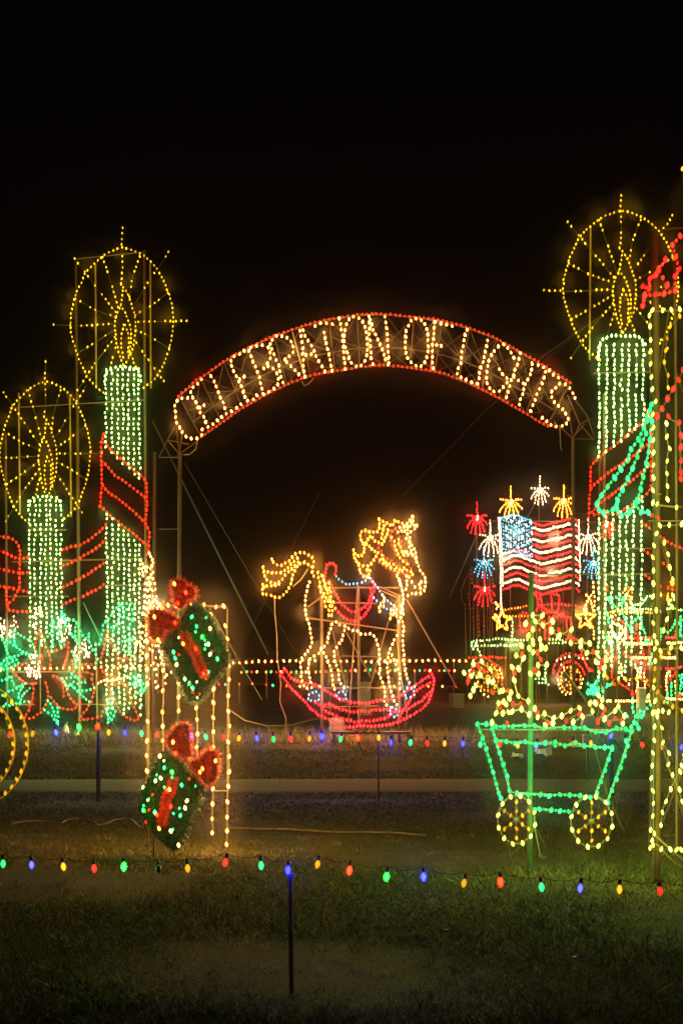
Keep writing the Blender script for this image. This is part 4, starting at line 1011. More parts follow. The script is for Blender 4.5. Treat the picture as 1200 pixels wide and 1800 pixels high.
tw("cross_string", Z8([(178, 1088), (317, 1113)]), 'lemon')
tw("cross_string", Z8([(197, 1243), (265, 1240), (355, 1232)]), 'lemon')
tw("cross_string", Z75([(895, 935), (1035, 885), (1170, 895)]), 'lemon')
tw("cross_string", Z75([(840, 1745), (925, 1720), (1005, 1740)]), 'lemon')
tw("cross_string", Z7([(125, 1350), (193, 1387), (268, 1387), (320, 1390), (358, 1390), (400, 1390)]), 'lemon')
tw("diagonal_string", Z8([(175, 1300), (230, 1365), (257, 1450), (268, 1545), (290, 1630)]) + Z75([(980, 510), (1060, 180)])[:0], 'lemon')
tw("diagonal_string", Z75([(1060, 200), (1050, 350), (980, 515), (935, 660)]), 'lemon')
tw("diagonal_string", Z7([(168, 238), (160, 280), (198, 375), (207, 497), (257, 585), (252, 680), (287, 767), (345, 890), (368, 990), (395, 1080)]), 'lemon')
tw("diagonal_string", Z7([(190, 1187), (203, 1080), (233, 988), (272, 887), (350, 740), (362, 690), (385, 600)]), 'lemon')
RB = (9.6, 13.5)
tw("roof_string", Z6([(125, 1230), (148, 1105), (280, 1095), (385, 1085), (520, 1045), (515, 880), (570, 785), (525, 640), (485, 495), (580, 385)]), 'red', RB)
tw("roof_string", Z6([(125, 995), (200, 1025), (215, 900), (285, 855), (320, 795), (400, 670)]), 'red', RB)
tw("roof_string", Z6([(320, 795), (420, 985)]), 'red', RB)
tw("swag_string", Z8([(365, 130), (330, 198), (293, 262), (252, 332), (212, 405), (178, 460)]), 'red', RB)
tw("swag_string", Z8([(258, 460), (335, 505), (352, 598), (347, 682), (352, 778), (350, 860), (347, 908)]), 'red', RB)
tw("berry_string", Z8([(140, 1170), (187, 1190)]) + [], 'red', (6, 9))
for s in ([(125, 1230), (148, 1105), (280, 1095), (385, 1085), (520, 1045), (515, 880), (570, 785), (525, 640), (485, 495), (580, 385)], [(125, 995), (200, 1025), (215, 900), (285, 855), (320, 795), (400, 670)], [(320, 795), (420, 985)]):
    tw("dim_string", Z6([((a[0] + b[0]) / 2, (a[1] + b[1]) / 2) for a, b in zip(s, s[1:])]), 'red', (6.4, 8.5), 1.4)
YB = (6.4, 10.5)
tw("tinsel_string", [(1193, 556), (1176.5, 574), (1171, 595), (1169, 616), (1166, 637), (1173, 660), (1173, 682)], 'gold', YB)
tw("tinsel_string", [(1198, 297), (1204, 330), (1208, 365)], 'gold', YB)
tw("tinsel_string", Z75([(195, 1285), (340, 1305), (440, 1310), (580, 1295), (715, 1325), (815, 1320), (822, 1165)]), 'gold', YB)
tw("tinsel_string", Z75([(1010, 960), (900, 1000)]) , 'gold', YB)
tw("tinsel_string", Z75([(1055, 1665), (945, 1600), (855, 1475), (1185, 1720)]), 'gold', YB)
GS = (8.8, 13)
SAIL = [[(918, 258), (900, 310), (880, 365), (875, 400), (850, 465), (805, 565), (738, 650), (710, 745), (648, 825), (595, 900), (533, 980), (480, 1055), (440, 1128), (455, 1180), (500, 1210), (578, 1182)],
        [(870, 510), (830, 610), (793, 715), (752, 818), (710, 910), (663, 1005), (620, 1095), (612, 1140)],
        [(918, 400), (905, 565), (893, 675), (875, 780), (845, 890), (823, 1000), (797, 1100), (775, 1125)],
        [(612, 1170), (652, 1232), (725, 1202), (775, 1130), (828, 1200), (890, 1206)]]
for i, s in enumerate(SAIL):
    pts = zoom(960, 660, 5)(s)
    o = dotted(Tw, "sail", pts, 'green', GS, 3.2, M_GREENWIRE, "green sail string" if i == 0 else None)
    mids = [((a[0] + b[0]) / 2, (a[1] + b[1]) / 2) for a, b in zip(pts, pts[1:])]
    dotted(Tw, "dim_string", mids, 'green', (5.0, 6.4), 1.2, M_GREENWIRE, None, None, .01)
Tw.bar("main_post", [(1153.5, 408), (1155, 560), (1157, 900), (1158, 1300), (1157, Tw.ground_px() + 4)], 14, M_POLE, .10, 10)
Tw.bar("post", [(1187, 440), (1189, 700), (1191, 1000), (1191, 1492)], 5.0, M_POLE, .05, 8)
Tw.bar("post", [(1218, 440), (1220, 1492)], 6.0, M_POLE, .10, 8)
Tw.lines("crossbar", [[(1140, 546), (1225, 544)], [(1146, 888), (1200, 890)], [(1150, 868), (1163, 868)], [(1140, 915), (1230, 915)], [(1140, 1141), (1230, 1140)], [(1141, 1494), (1230, 1494)], [(1158, 402), (1225, 396)],
                      [(1143, 545), (1143, 720)], [(1147, 720), (1150, 895)], [(1146, 1270), (1141, 1490)], [(1150, 925), (1147, 1260)]], 2.6, M_FRAME, .03)
Tw.lines("brace", [[(1163, 1305), (1218, 1490)], [(1160, 1460), (1222, 1300)], [(1155, 925), (1180, 1010)], [(1176, 545), (1152, 700)], [(1186, 640), (1205, 700)]], 2.2, M_FRAME, .04)
Tw.strand("trailing_cord", [(1150, 1468), (1165, 1482), (1185, 1500), (1204, 1515)], 'red', sp=1e6, wire_px=3, wmat=M_PALEWIRE, skip=1)
Tw.strand("trailing_cord", [(1140, 1478), (1158, 1488), (1172, 1505), (1190, 1520), (1208, 1532)], 'red', sp=1e6, wire_px=2.4, wmat=M_PALEWIRE, skip=1)

# ================================================================== CART
Ct = display("flower_cart", "green outlined cart on two spoked wheels heaped with white and red bulbs", "light cart", 13.25, 932, None, 4, .6); Ct.tone = {"green": 2.6, "lemon": 1.0}
Z3, Z4, ZR = zoom(810, 1080, 7.06), zoom(960, 1080, 7.06), zoom(790, 1060, 2.927)
CW, CR = (8.4, 12.2), (7.6, 11.0)
def chainsort(pts):
    """order loose points so that a cord can run through them"""
    pts = list(pts); out = [pts.pop(0)]
    while pts:
        j = min(range(len(pts)), key=lambda i: (pts[i][0] - out[-1][0]) ** 2 + (pts[i][1] - out[-1][1]) ** 2)
        out.append(pts.pop(j))
    return out
def strings(D, name, pts, kind, size, px, wmat, maxd):
    run = []
    for p in chainsort(pts):
        if run and math.hypot(p[0] - run[-1][0], p[1] - run[-1][1]) > maxd:
            dotted(D, name, run, kind, size, px, wmat); run = []
        run.append(p)
    if run: dotted(D, name, run, kind, size, px, wmat)
white3 = [(35, 725), (150, 615), (255, 585), (360, 680), (125, 760), (235, 750), (335, 830), (390, 835), (180, 880), (150, 935), (112, 1010), (630, 655), (680, 510), (770, 545), (710, 675), (655, 815), (745, 385), (795, 115), (885, 185), (830, 265), (885, 325), (887, 365), (840, 420), (890, 470), (885, 10), (915, 85), (1005, 15), (1010, 135), (975, 310), (990, 385), (992, 425), (1045, 420), (1060, 620), (950, 630), (855, 735), (955, 740), (480, 955), (515, 945), (615, 970), (595, 1040), (705, 1010), (460, 1100), (520, 1080), (550, 1110), (430, 1225), (515, 1225), (585, 1215), (630, 1205), (745, 1175), (830, 1075), (840, 1240), (910, 1165), (945, 1275), (1030, 1230), (1040, 1375), (380, 1340), (1130, 85), (1115, 200)]
white4 = [(60, 205), (150, 265), (305, 190), (295, 355), (420, 330), (420, 395), (530, 360), (495, 480), (620, 480), (610, 590), (735, 555), (710, 660), (710, 750), (640, 1005), (685, 1060), (680, 1140), (535, 1100), (405, 1160), (295, 1195), (565, 1205), (440, 1265), (185, 1260), (325, 1335), (85, 1285), (75, 1350), (885, 1140), (845, 1195), (960, 1260), (715, 1295), (940, 1350), (600, 1100)]
red3 = [(210, 640), (285, 700), (120, 725), (85, 830), (750, 495), (945, 475), (985, 560), (905, 690), (585, 945), (385, 965), (640, 1115), (735, 1110), (480, 1155), (945, 1225), (1080, 1340), (570, 1350), (850, 165), (660, 725)]
red4 = [(150, 200), (330, 300), (570, 465), (685, 580), (655, 655), (620, 1090), (715, 1175), (695, 1240), (630, 1340), (850, 1290), (935, 1310), (770, 1350), (240, 1320), (405, 1230), (1060, 990), (630, 1310)]
strings(Ct, "white_string", Z3(white3) + Z4(white4), 'lemon', CW, 2.6, M_PALEWIRE, 34)
strings(Ct, "red_string", Z3(red3) + Z4(red4), 'red', CR, 2.0, M_WIRE, 30)
GB = (8.2, 10.4)
def green(name, pts, px=4.0, mids=True):
    o = dotted(Ct, name, pts, 'green', GB, px, M_GREENWIRE)
    if mids and len(pts) > 1:
        m = [((a[0] * .45 + b[0] * .55), (a[1] * .45 + b[1] * .55)) for a, b in zip(pts, pts[1:])]
        dotted(Ct, "dim_string", m, 'green', (3.8, 4.6), 1.0, M_GREENWIRE, None, None, .012)
green("top_rail", Z3([(200, 1360), (310, 1360), (430, 1387), (530, 1392), (640, 1387), (785, 1380), (910, 1380), (1025, 1415)]) + Z4([(215, 1400), (345, 1405), (470, 1405), (605, 1463), (735, 1463), (865, 1408), (980, 1425), (1045, 1460)]))
green("side_rail", ZR([(140, 622), (168, 695), (187, 750), (205, 810), (222, 870), (238, 930), (250, 975), (262, 1003)]))
green("side_rail", ZR([(217, 645), (235, 705), (255, 770), (275, 830), (295, 890), (305, 962)]))
green("middle_rail", ZR([(235, 705), (290, 712), (335, 722), (387, 713), (440, 727), (490, 720), (540, 715), (590, 735), (645, 717), (690, 735), (745, 740), (795, 743), (832, 742)]))
green("side_rail", ZR([(832, 750), (815, 803), (797, 860), (775, 918), (755, 975)]))
green("side_rail", ZR([(935, 660), (913, 735), (897, 785), (877, 845), (855, 905), (832, 963), (810, 1025)]))
green("floor_rail", ZR([(345, 978), (400, 985), (465, 985), (510, 993), (565, 985), (615, 988), (668, 990), (720, 1000)]))
green("floor_rail", ZR([(435, 1062), (460, 1060), (520, 1065), (565, 1070), (610, 1072)]))
green("corner_strut", [(1119, 1258), (1113, 1270), (1108, 1278)], 2.4, False)
green("corner_strut", [(1125, 1259), (1117, 1272), (1121, 1280)], 2.4, False)
Ct.lines("frame_bar", [ZR([(138, 650), (960, 655)]), ZR([(140, 630), (262, 1003)]), ZR([(215, 640), (312, 975)]), ZR([(235, 712), (835, 745)]), ZR([(835, 745), (755, 985)]), ZR([(940, 655), (812, 1030)]), ZR([(300, 975), (740, 1000)]), ZR([(435, 1065), (630, 1075)])], 3.0, M_STEEL, .03)
def cart_wheel(cx, cy, rx, ry):
    n = 12
    rim = [(cx + rx * math.cos(2 * math.pi * i / n + .2), cy + ry * math.sin(2 * math.pi * i / n + .2)) for i in range(n)]
    ring = [(cx + rx * math.cos(2 * math.pi * i / 32), cy + ry * math.sin(2 * math.pi * i / 32)) for i in range(33)]
    w = Ct.bar("wheel", ring, 2.4, M_WIRE, .01, 5)
    dotted(Ct, "rim_string", rim, 'lemon', (8, 11), 1.8, M_WIRE, None, w)
    for i in range(6):
        a = math.pi / 6 + i * math.pi / 3
        f = lambda r: (cx + rx * r * math.cos(a), cy + ry * r * math.sin(a))
        dotted(Ct, "spoke", [f(.36), f(.74)], 'gold', (6.6, 9.5), 2.0, M_WIRE, None, w)
        Ct.bar("spoke_rod", [f(0.03), f(.98)], 1.6, M_WIRE, .012, 4, w)
    Ct.bar("hub", [(cx - 4, cy), (cx + 4, cy)], 9, M_WIRE, .02, 8, w)
cart_wheel(907, 1441, 33, 43)
cart_wheel(1039, 1444, 36.5, 45)
Ct.bar("post", [(935, 1005), (934, 1200), (932, Ct.ground_px() + 3)], 9.5, M_GREENLIT, .07, 8)
Ct.lines("brace", [[(930, 1480), (878, 1545)], [(936, 1440), (990, 1545)]], 2.4, M_DARK, .25)
Ct.lines("brace", [[(1050, 1290), (1080, 1400), (1110, 1470)]], 3.0, M_DARK, .4)
Ct.strand("loose_cord", [(937, 1420), (939, 1455), (943, 1475), (948, 1500), (947, 1506)], 'green', sp=1e6, wire_px=1.6, wmat=M_GREENWIRE, skip=1)

# ================================================================== CURTAIN OF DROP LIGHTS
Cu = display("curtain_frame", "tall frame hung with drops of large warm bulbs, behind the two tinsel gifts", "light curtain", 14.8, 330, None, 1, 9.0)
Zu = zoom(220, 980, 3.333)
DS = (7.2, 10)
def drop(pts, px=2.4): return dotted(Cu, "drop_string", Zu(pts), 'warm', DS, px, M_CORD)
drop([(150, 275), (203, 280), (253, 280), (300, 282), (385, 280), (463, 278), (533, 290), (578, 285)])
drop([(133, 300), (128, 400), (132, 495), (128, 575), (130, 655), (132, 740), (134, 960), (130, 1073), (128, 1160), (130, 1250), (122, 1330)])
drop([(220, 300), (222, 420), (222, 540), (224, 660), (222, 780), (220, 905), (222, 988), (222, 1072), (222, 1150)])
drop([(315, 500), (315, 620), (315, 735), (315, 817), (315, 898)])
drop([(418, 800), (418, 880), (422, 948), (425, 1033), (420, 1110), (420, 1190)])
drop([(503, 335), (512, 420), (504, 505), (515, 600), (520, 690), (520, 770), (518, 850), (517, 938), (518, 1020), (518, 1110), (520, 1190), (516, 1270), (515, 1355), (513, 1443), (511, 1530), (511, 1612)])
drop([(588, 400), (600, 475), (598, 555), (610, 635), (610, 715), (605, 810), (605, 900), (613, 987), (604, 1080), (610, 1165), (610, 1255), (605, 1340), (600, 1430), (598, 1520), (598, 1600), (595, 1680)])
gc = Cu.ground_px()
Cu.bar("upright", Zu([(585, 280), (598, 300), (600, 900), (598, 1500)]) + [(399, gc + 2)], 2.6, M_CORD, .03)
Cu.bar("upright", Zu([(130, 280), (138, 640), (136, 1250)]) + [(260, gc + 2)], 2.6, M_CORD, .03)
Cu.bar("top_rail", Zu([(128, 272), (330, 280), (590, 282)]), 2.4, M_CORD, .03)
Cu.bar("tie_bar", Zu([(515, 1368), (600, 1368)]), 2.2, M_CORD, .03)
Cu.lines("guy_wire", [Zu([(490, 290), (640, 560), (800, 835)])], 1.4, M_CORD, .06)
Cu.strand("feeder_cord", [(400, 1245), (430, 1266), (470, 1276), (510, 1275), (562, 1262)], 'warm', sp=1e6, wire_px=2.2, wmat=M_CORD, skip=1)

# ================================================================== TINSEL GIFTS
def tinsel_mat(name, a, b):
    m, n, l = new_mat(name)
    out = n.new("ShaderNodeOutputMaterial")
    p = n.new("ShaderNodeBsdfPrincipled"); p.inputs["Roughness"].default_value = .32
    p.inputs["Metallic"].default_value = .25
    geo = n.new("ShaderNodeNewGeometry")
    mx = n.new("ShaderNodeMix"); mx.data_type = 'RGBA'
    mx.inputs[6].default_value = (*a, 1); mx.inputs[7].default_value = (*b, 1)
    l.new(geo.outputs["Random Per Island"], mx.inputs[0]); l.new(mx.outputs[2], p.inputs["Base Color"])
    l.new(p.outputs[0], out.inputs["Surface"])
    return m
M_TG = tinsel_mat("green_tinsel", (.006, .034, .018), (.025, .125, .070))
M_TR = tinsel_mat("red_tinsel", (.38, .012, .010), (.62, .045, .03))
M_COREG = pbr("dark_green_backing", (.008, .026, .014), .9)
M_CORER = pbr("dark_red_backing", (.10, .008, .006), .9)
def inside(p, poly):
    c = False
    for (x0, y0), (x1, y1) in zip(poly, poly[1:] + poly[:1]):
        if (y0 > p[1]) != (y1 > p[1]) and p[0] < (x1 - x0) * (p[1] - y0) / (y1 - y0) + x0: c = not c
    return c
def edge_dist(p, poly):
    best = 1e9
    for (x0, y0), (x1, y1) in zip(poly, poly[1:] + poly[:1]):
        dx, dy = x1 - x0, y1 - y0
        t = max(0, min(1, ((p[0] - x0) * dx + (p[1] - y0) * dy) / (dx * dx + dy * dy + 1e-9)))
        best = min(best, math.hypot(p[0] - x0 - t * dx, p[1] - y0 - t * dy))
    return best
def tinsel(D, name, poly, mat, core, n, depth, needle, dY=0.0, label=None):
    """a puffed pillow of tinsel: a backing body with needles all over it"""
    k = D.Y / F
    xs = [p[0] for p in poly]; ys = [p[1] for p in poly]
    fat = lambda p: depth * min(1, math.sqrt(min(1, edge_dist(p, poly) / 22.0)))
    # backing: a front and a back sheet over a small grid of points inside the outline
    step = 5.0
    cells = {}
    mbk = MB()
    nx, ny = int((max(xs) - min(xs)) / step) + 2, int((max(ys) - min(ys)) / step) + 2
    def vert(i, j, side):
        key = (i, j, side)
        if key not in cells:
            p = (min(xs) + i * step, min(ys) + j * step)
            d = max(0, fat(p) - .02) if inside(p, poly) else 0
            cells[key] = len(mbk.v); mbk.v.append(D.pt(p, dY + (-d if side == 0 else d)))
        return cells[key]
    for i in range(nx):
        for j in range(ny):
            if inside((min(xs) + (i + .5) * step, min(ys) + (j + .5) * step), poly):
                for side in (0, 1):
                    q = [vert(i, j, side), vert(i + 1, j, side), vert(i + 1, j + 1, side), vert(i, j + 1, side)]
                    mbk.f.append(tuple(q if side else q[::-1]))
    body = link(name, mbk.mesh(name, core, D.org, True), D.o)
    if label: body["label"] = label
    v = []; f = []
    made = 0
    while made < n:
        p = (rnd.uniform(min(xs), max(xs)), rnd.uniform(min(ys), max(ys)))
        if not inside(p, poly): continue
        made += 1
        d = fat(p)
        b = D.pt(p, dY + d * (rnd.choice((-1, -1, -1, 1))) )
        e = edge_dist(p, poly)
        dirv = Vector((rnd.gauss(0, 1), rnd.gauss(-.7 if b.y < D.Y + dY else .7, .7), rnd.gauss(.15, 1)))
        if dirv.length < .1: continue
        dirv.normalize()
        L = needle * k * rnd.uniform(.6, 1.25)
        wv = dirv.cross(Vector((rnd.gauss(0, 1), rnd.gauss(0, 1), rnd.gauss(0, 1))))
        if wv.length < 1e-3: continue
        wv = wv.normalized() * k * rnd.uniform(.55, 1.05)
        i0 = len(v)
        v += [b - wv * .5, b + wv * .5, b + dirv * L + wv * .2, b + dirv * L - wv * .2]
        f.append((i0, i0 + 1, i0 + 2, i0 + 3))
    me = bpy.data.meshes.new("tinsel_needles")
    me.from_pydata([tuple(q - D.org) for q in v], [], f)
    me.materials.append(mat)
    o = link("tinsel_needles", me, body); o["kind"] = "stuff"
    return body
def garland(D, name, path, mat, R, dens, dY=0.0, parent=None, label=None, closed=False):
    """a tinsel garland along a path: a wire with needles bursting out all round"""
    k = D.Y / F
    W = [D.pt(p, dY) for p in path]
    if closed: W.append(W[0])
    tot = sum((b - a).length for a, b in zip(W, W[1:])) / k
    W = resample(W, 1.0 * k)
    m = MB(); m.tube(W[::4] + [W[-1]], R * k * .42, 6)
    g = link(name, m.mesh(name, M_CORER if mat is M_TR else M_COREG, D.org, True), parent or D.o)
    if label: g["label"] = label
    v = []; f = []
    for _ in range(int(tot * dens)):
        i = rnd.randrange(len(W))
        b = W[i]
        t = (W[min(i + 1, len(W) - 1)] - W[max(i - 1, 0)]).normalized()
        d = Vector((rnd.gauss(0, 1), rnd.gauss(0, 1), rnd.gauss(0, 1)))
        d = d - t * d.dot(t) * .6
        if d.length < .05: continue
        d.normalize()
        L = R * k * rnd.uniform(.75, 1.3)
        wv = d.cross(Vector((rnd.gauss(0, 1), rnd.gauss(0, 1), rnd.gauss(0, 1))))
        if wv.length < 1e-3: continue
        wv = wv.normalized() * k * rnd.uniform(.5, 1.0)
        i0 = len(v)
        v += [b + d * L * .3 - wv * .5, b + d * L * .3 + wv * .5, b + d * L + wv * .15, b + d * L - wv * .15]
        f.append((i0, i0 + 1, i0 + 2, i0 + 3))
    me = bpy.data.meshes.new("tinsel_needles")
    me.from_pydata([tuple(q - D.org) for q in v], [], f)
    me.materials.append(mat)
    o = link("tinsel_needles", me, g); o["kind"] = "stuff"
    return g
def inset(poly, d):
    cx = sum(p[0] for p in poly) / len(poly); cy = sum(p[1] for p in poly) / len(poly)
    out = []
    for x, y in poly:
        l = math.hypot(x - cx, y - cy) + 1e-6
        t = max(0, (l - d) / l)
        out.append((cx + (x - cx) * t, cy + (y - cy) * t))
    return out
def gift(label, Y, xb, Z, body, ribbon, bows, greens, pale, reds, base):
    D = display("tinsel_gift", label, "gift ornament", Y, xb, "tinsel gift ornaments", 1, .6); D.tone = {"red": 3.4, "green": 1.5, "lime": 1.2}; D.front = -.03
    bp = Z(body)
    b = tinsel(D, "body", bp, M_TG, M_COREG, 3000, .07, 9)
    for d, z in ((10, -.02), (26, -.06), (42, -.07)):
        garland(D, "garland", inset(bp, d), M_TG, 12, 11, z, None, None, True)
    rp = Z(ribbon)
    nr = len(rp) // 2
    mid = [((rp[i][0] + rp[-1 - i][0]) / 2, (rp[i][1] + rp[-1 - i][1]) / 2) for i in range(nr)]
    garland(D, "ribbon", mid, M_TR, 10, 22, -.15, None, "red tinsel ribbon slanting down the body")
    for bw in bows:
        q = Z(bw)
        o = tinsel(D, "bow", inset(q, 6), M_TR, M_CORER, 900, .05, 9, .0)
        garland(D, "bow_loop", inset(q, 10), M_TR, 13, 15, -.07, o, None, True)
    for kind, pts in (('green', greens), ('lime', pale), ('red', reds)):
        for p in Z(pts):
            k = Y / F
            q = D.pt(p, -.26)
            hot = rnd.random() < .6
            m = MB(); m.lathe([(r * 2.7 * k, t * 7.5 * k) for r, t in BULB], (0, 0, 0), bulb_axis(), 8)
            mk = {'green': 'bright green' if hot and rnd.random() < .4 else 'green', 'lime': 'white' if hot else 'lime', 'red': 'amber' if hot else 'bright red'}[kind]
            link("bulb", m.mesh("bulb", K[mk][0], smooth=True), D.o, q - D.org)
            D.pool.setdefault(kind, []).append(q)
    extra = []
    while len(extra) < 16:
        p = (rnd.uniform(min(a for a, b in bp), max(a for a, b in bp)), rnd.uniform(min(b for a, b in bp), max(b for a, b in bp)))
        if inside(p, bp) and edge_dist(p, bp) > 5 and not inside(p, rp): extra.append(p)
    for p in extra:
        k = Y / F
        q = D.pt(p, -.19)
        m = MB(); m.lathe([(r * 1.7 * k, t * 4.6 * k) for r, t in BULB], (0, 0, 0), bulb_axis(), 8)
        link("bulb", m.mesh("bulb", K[rnd.choice(['green', 'green', 'lime', 'red'])][0], smooth=True), D.o, q - D.org)
    for s in base: D.bar("stake", s, 3.4, M_DARK, .05)
    return D
Zg1, Zg2 = zoom(240, 1000, 6.667), zoom(230, 1250, 6.667)
gift("upper tinsel gift, dark green with a red ribbon, its red bow at top left", 14.6, 343, Zg1,
     [(520, 560), (590, 420), (720, 390), (800, 450), (880, 560), (960, 700), (1040, 860), (1080, 1000), (1095, 1090), (1050, 1200), (960, 1300), (880, 1370), (830, 1490), (740, 1590), (660, 1600), (580, 1530), (520, 1380), (420, 1200), (330, 1040), (280, 900), (320, 790), (430, 700)],
     [(600, 740), (650, 800), (720, 880), (790, 1000), (850, 1180), (850, 1240), (780, 1270), (720, 1190), (660, 1050), (580, 920), (540, 860), (560, 770)],
     [[(400, 160), (460, 100), (540, 110), (590, 180), (680, 190), (740, 290), (720, 350), (600, 360), (560, 460), (500, 500), (440, 440), (410, 320)],
      [(130, 480), (200, 450), (330, 460), (430, 500), (520, 580), (510, 680), (420, 700), (310, 720), (290, 830), (220, 880), (150, 820), (140, 680)]],
     [(680, 570), (735, 680), (800, 800), (470, 975), (490, 1045), (690, 1390), (975, 1055), (650, 1340)], [(890, 705), (870, 885), (890, 1000), (600, 1285), (505, 1120)],
     [(480, 190), (610, 290), (520, 415), (250, 570), (485, 640), (290, 835), (725, 940), (815, 1225), (580, 880)], [])
gift("lower tinsel gift, dark green with a red bow at top right, near the ground", 14.5, 300, Zg2,
     [(360, 480), (430, 470), (540, 520), (620, 600), (740, 720), (840, 840), (850, 960), (830, 1080), (760, 1230), (680, 1390), (620, 1540), (560, 1630), (480, 1630), (380, 1560), (270, 1420), (150, 1270), (90, 1150), (90, 1030), (120, 920), (190, 800), (260, 640)],
     [(540, 710), (580, 700), (570, 780), (530, 880), (520, 1020), (480, 1120), (420, 1220), (390, 1370), (340, 1390), (320, 1320), (350, 1220), (330, 1180), (400, 1060), (450, 940), (490, 820)],
     [[(400, 300), (480, 210), (550, 130), (640, 105), (700, 120), (715, 260), (725, 420), (720, 560), (620, 570), (540, 520), (430, 440)],
      [(700, 560), (780, 560), (850, 480), (930, 410), (1010, 420), (1055, 520), (1050, 640), (1030, 800), (960, 880), (900, 890), (830, 800), (740, 720), (650, 640)]],
     [(190, 1130), (320, 1150), (615, 1190), (630, 840), (520, 690), (430, 640)], [(380, 505), (330, 790), (390, 760), (185, 865), (690, 1020), (670, 1105), (505, 1370), (595, 1530)],
     [(530, 345), (560, 475), (490, 890), (505, 1085), (370, 1340), (345, 1180), (840, 690), (1020, 560), (975, 420), (460, 900), (870, 650)],
     [[(270, 1440), (270, 1150 + 1.715 * F / 14.5)], [(305, 1490), (305, 1150 + 1.715 * F / 14.5)]])

# ================================================================== RING at the left edge
Rg = display("ring_outline", "two nested golden rings of bulbs cut by the left edge, near the drive", "light ring", 16, -55, None, 20, .5)
def arc(cx, cy, rx, ry, a0, a1, n): return [(cx + rx * math.cos(math.radians(a0 + (a1 - a0) * i / n)), cy + ry * math.sin(math.radians(a0 + (a1 - a0) * i / n))) for i in range(n + 1)]
GM = pbr("gold_hoop", (.45, .30, .04), .45)
for cx, rx, ry, n in ((-52, 100, 110, 42), (-62, 86, 92, 36)):
    pts = [(p[0], p[1]) for p in arc(cx, 1308, rx, ry, 0, 360, n)]
    h = dotted(Rg, "hoop", pts[:-1], 'yellow', (6.2, 10.4), 2.0, M_WIRE)
    Rg.bar("hoop_rod", arc(cx, 1308, rx + 1.5, ry + 1.5, 0, 360, 48), 3.4, GM, .02)
Rg.bar("post", [(-52, 1198), (-52, Rg.ground_px() + 3)], 5, M_FRAME, .06)

# ================================================================== STRINGS OF C9 BULBS
def c9_string(label, pts, Yf, size, group):
    """pts: (x, y, kind or None for a dead bulb); one cord, each bulb with its socket"""
    Ym = sum(Yf(p[0]) for p in pts) / len(pts)
    D = display("string_lights", label, "string lights", Ym, 600, group, 1, .40); D.tone = {"bright blue": 1.6, "gold": 3.0, "green": 1.4, "bright green": 1.0, "red": .8, "blue": .8} if Ym < 15 else {"blue": 26, "bright blue": 9, "bright green": 2, "gold": 3}; D.front = .22
    W = [P(x, y, Yf(x)) for x, y, k in pts]
    k0 = Ym / F
    w, h = size[0] * k0, size[1] * k0
    top = [q + Vector((0, .004, h * 1.05)) for q in W]
    cord = []
    for a, b in zip(top, top[1:]):
        for i in range(4):
            t = i / 4
            cord.append(a.lerp(b, t) + Vector((0, 0, -.02 * 4 * t * (1 - t))))
    cord.append(top[-1])
    mbc = MB(); mbc.tube(cord, .0018 if size[0] > 9 else .0032, 6)
    c = link("cord", mbc.mesh("cord", M_SOCKET, D.org), D.o)
    meshes = {}
    sm = MB(); sm.lathe([(.30 * w, .02 * h), (.36 * w, .16 * h), (.36 * w, .42 * h), (.20 * w, .52 * h)], (0, 0, 0), (0, 0, 1), 10)
    sock = sm.mesh("socket", M_SOCKET, smooth=True)
    dead = pbr("dead_blue_bulb", (.03, .05, .12), .2)
    C9 = [(.36, .42), (.72, .26), (.98, .02), (.92, -.14), (.62, -.36), (.22, -.5)]
    for (x, y, kind), q in zip(pts, W):
        if kind not in meshes:
            m = MB(); m.lathe([(r * w * .5, t * h) for r, t in C9], (0, 0, 0), (0, 0, 1), 12)
            meshes[kind] = m.mesh("bulb", near_mat(kind) if kind else dead, smooth=True)
        big = 1.0
        b = link("bulb", meshes[kind], D.o, q - D.org)
        b.rotation_euler = (rnd.uniform(-.2, .2), rnd.uniform(-.25, .25), 0)
        if kind is None: b["label"] = "burnt out dark blue bulb"
        s = link("socket", sock, b, (0, 0, .46 * h))
        if kind:
            D.pool.setdefault(kind, []).append(q + Vector((0, 0, -h * .6)))
    return D
COLS = {'G': 'green', 'B': 'blue', 'Y': 'gold', 'R': 'red', '-': None, 'g': 'bright green', 'b': 'bright blue', 'r': 'bright red'}
near = [(-105, 1515, 'Y'), (-50, 1517, 'R'), (6, 1518, 'G'), (56, 1520, 'B'), (112, 1523, 'Y'), (166, 1526, 'R'), (218, 1523, 'g'), (279, 1527, '-'), (330, 1526, 'Y'), (396, 1516, 'R'), (459, 1521, 'G'),
        (506, 1529, 'b'), (558, 1519, 'Y'), (614, 1530, 'r'), (679, 1541, 'g'), (744, 1541, 'b'), (815, 1552, 'Y'), (879, 1550, 'r'), (951, 1559, 'G'), (1019, 1561, 'B'), (1088, 1563, 'Y'), (1159, 1566, 'R'), (1232, 1570, 'G')]
c9_string("long string of coloured bulbs along the front of the lawn, nearest the viewer", [(x, y, COLS[c]) for x, y, c in near], lambda x: 8.9 - .9 * x / 1200, (10.2, 16.5), "strings of coloured bulbs edging the lawn")
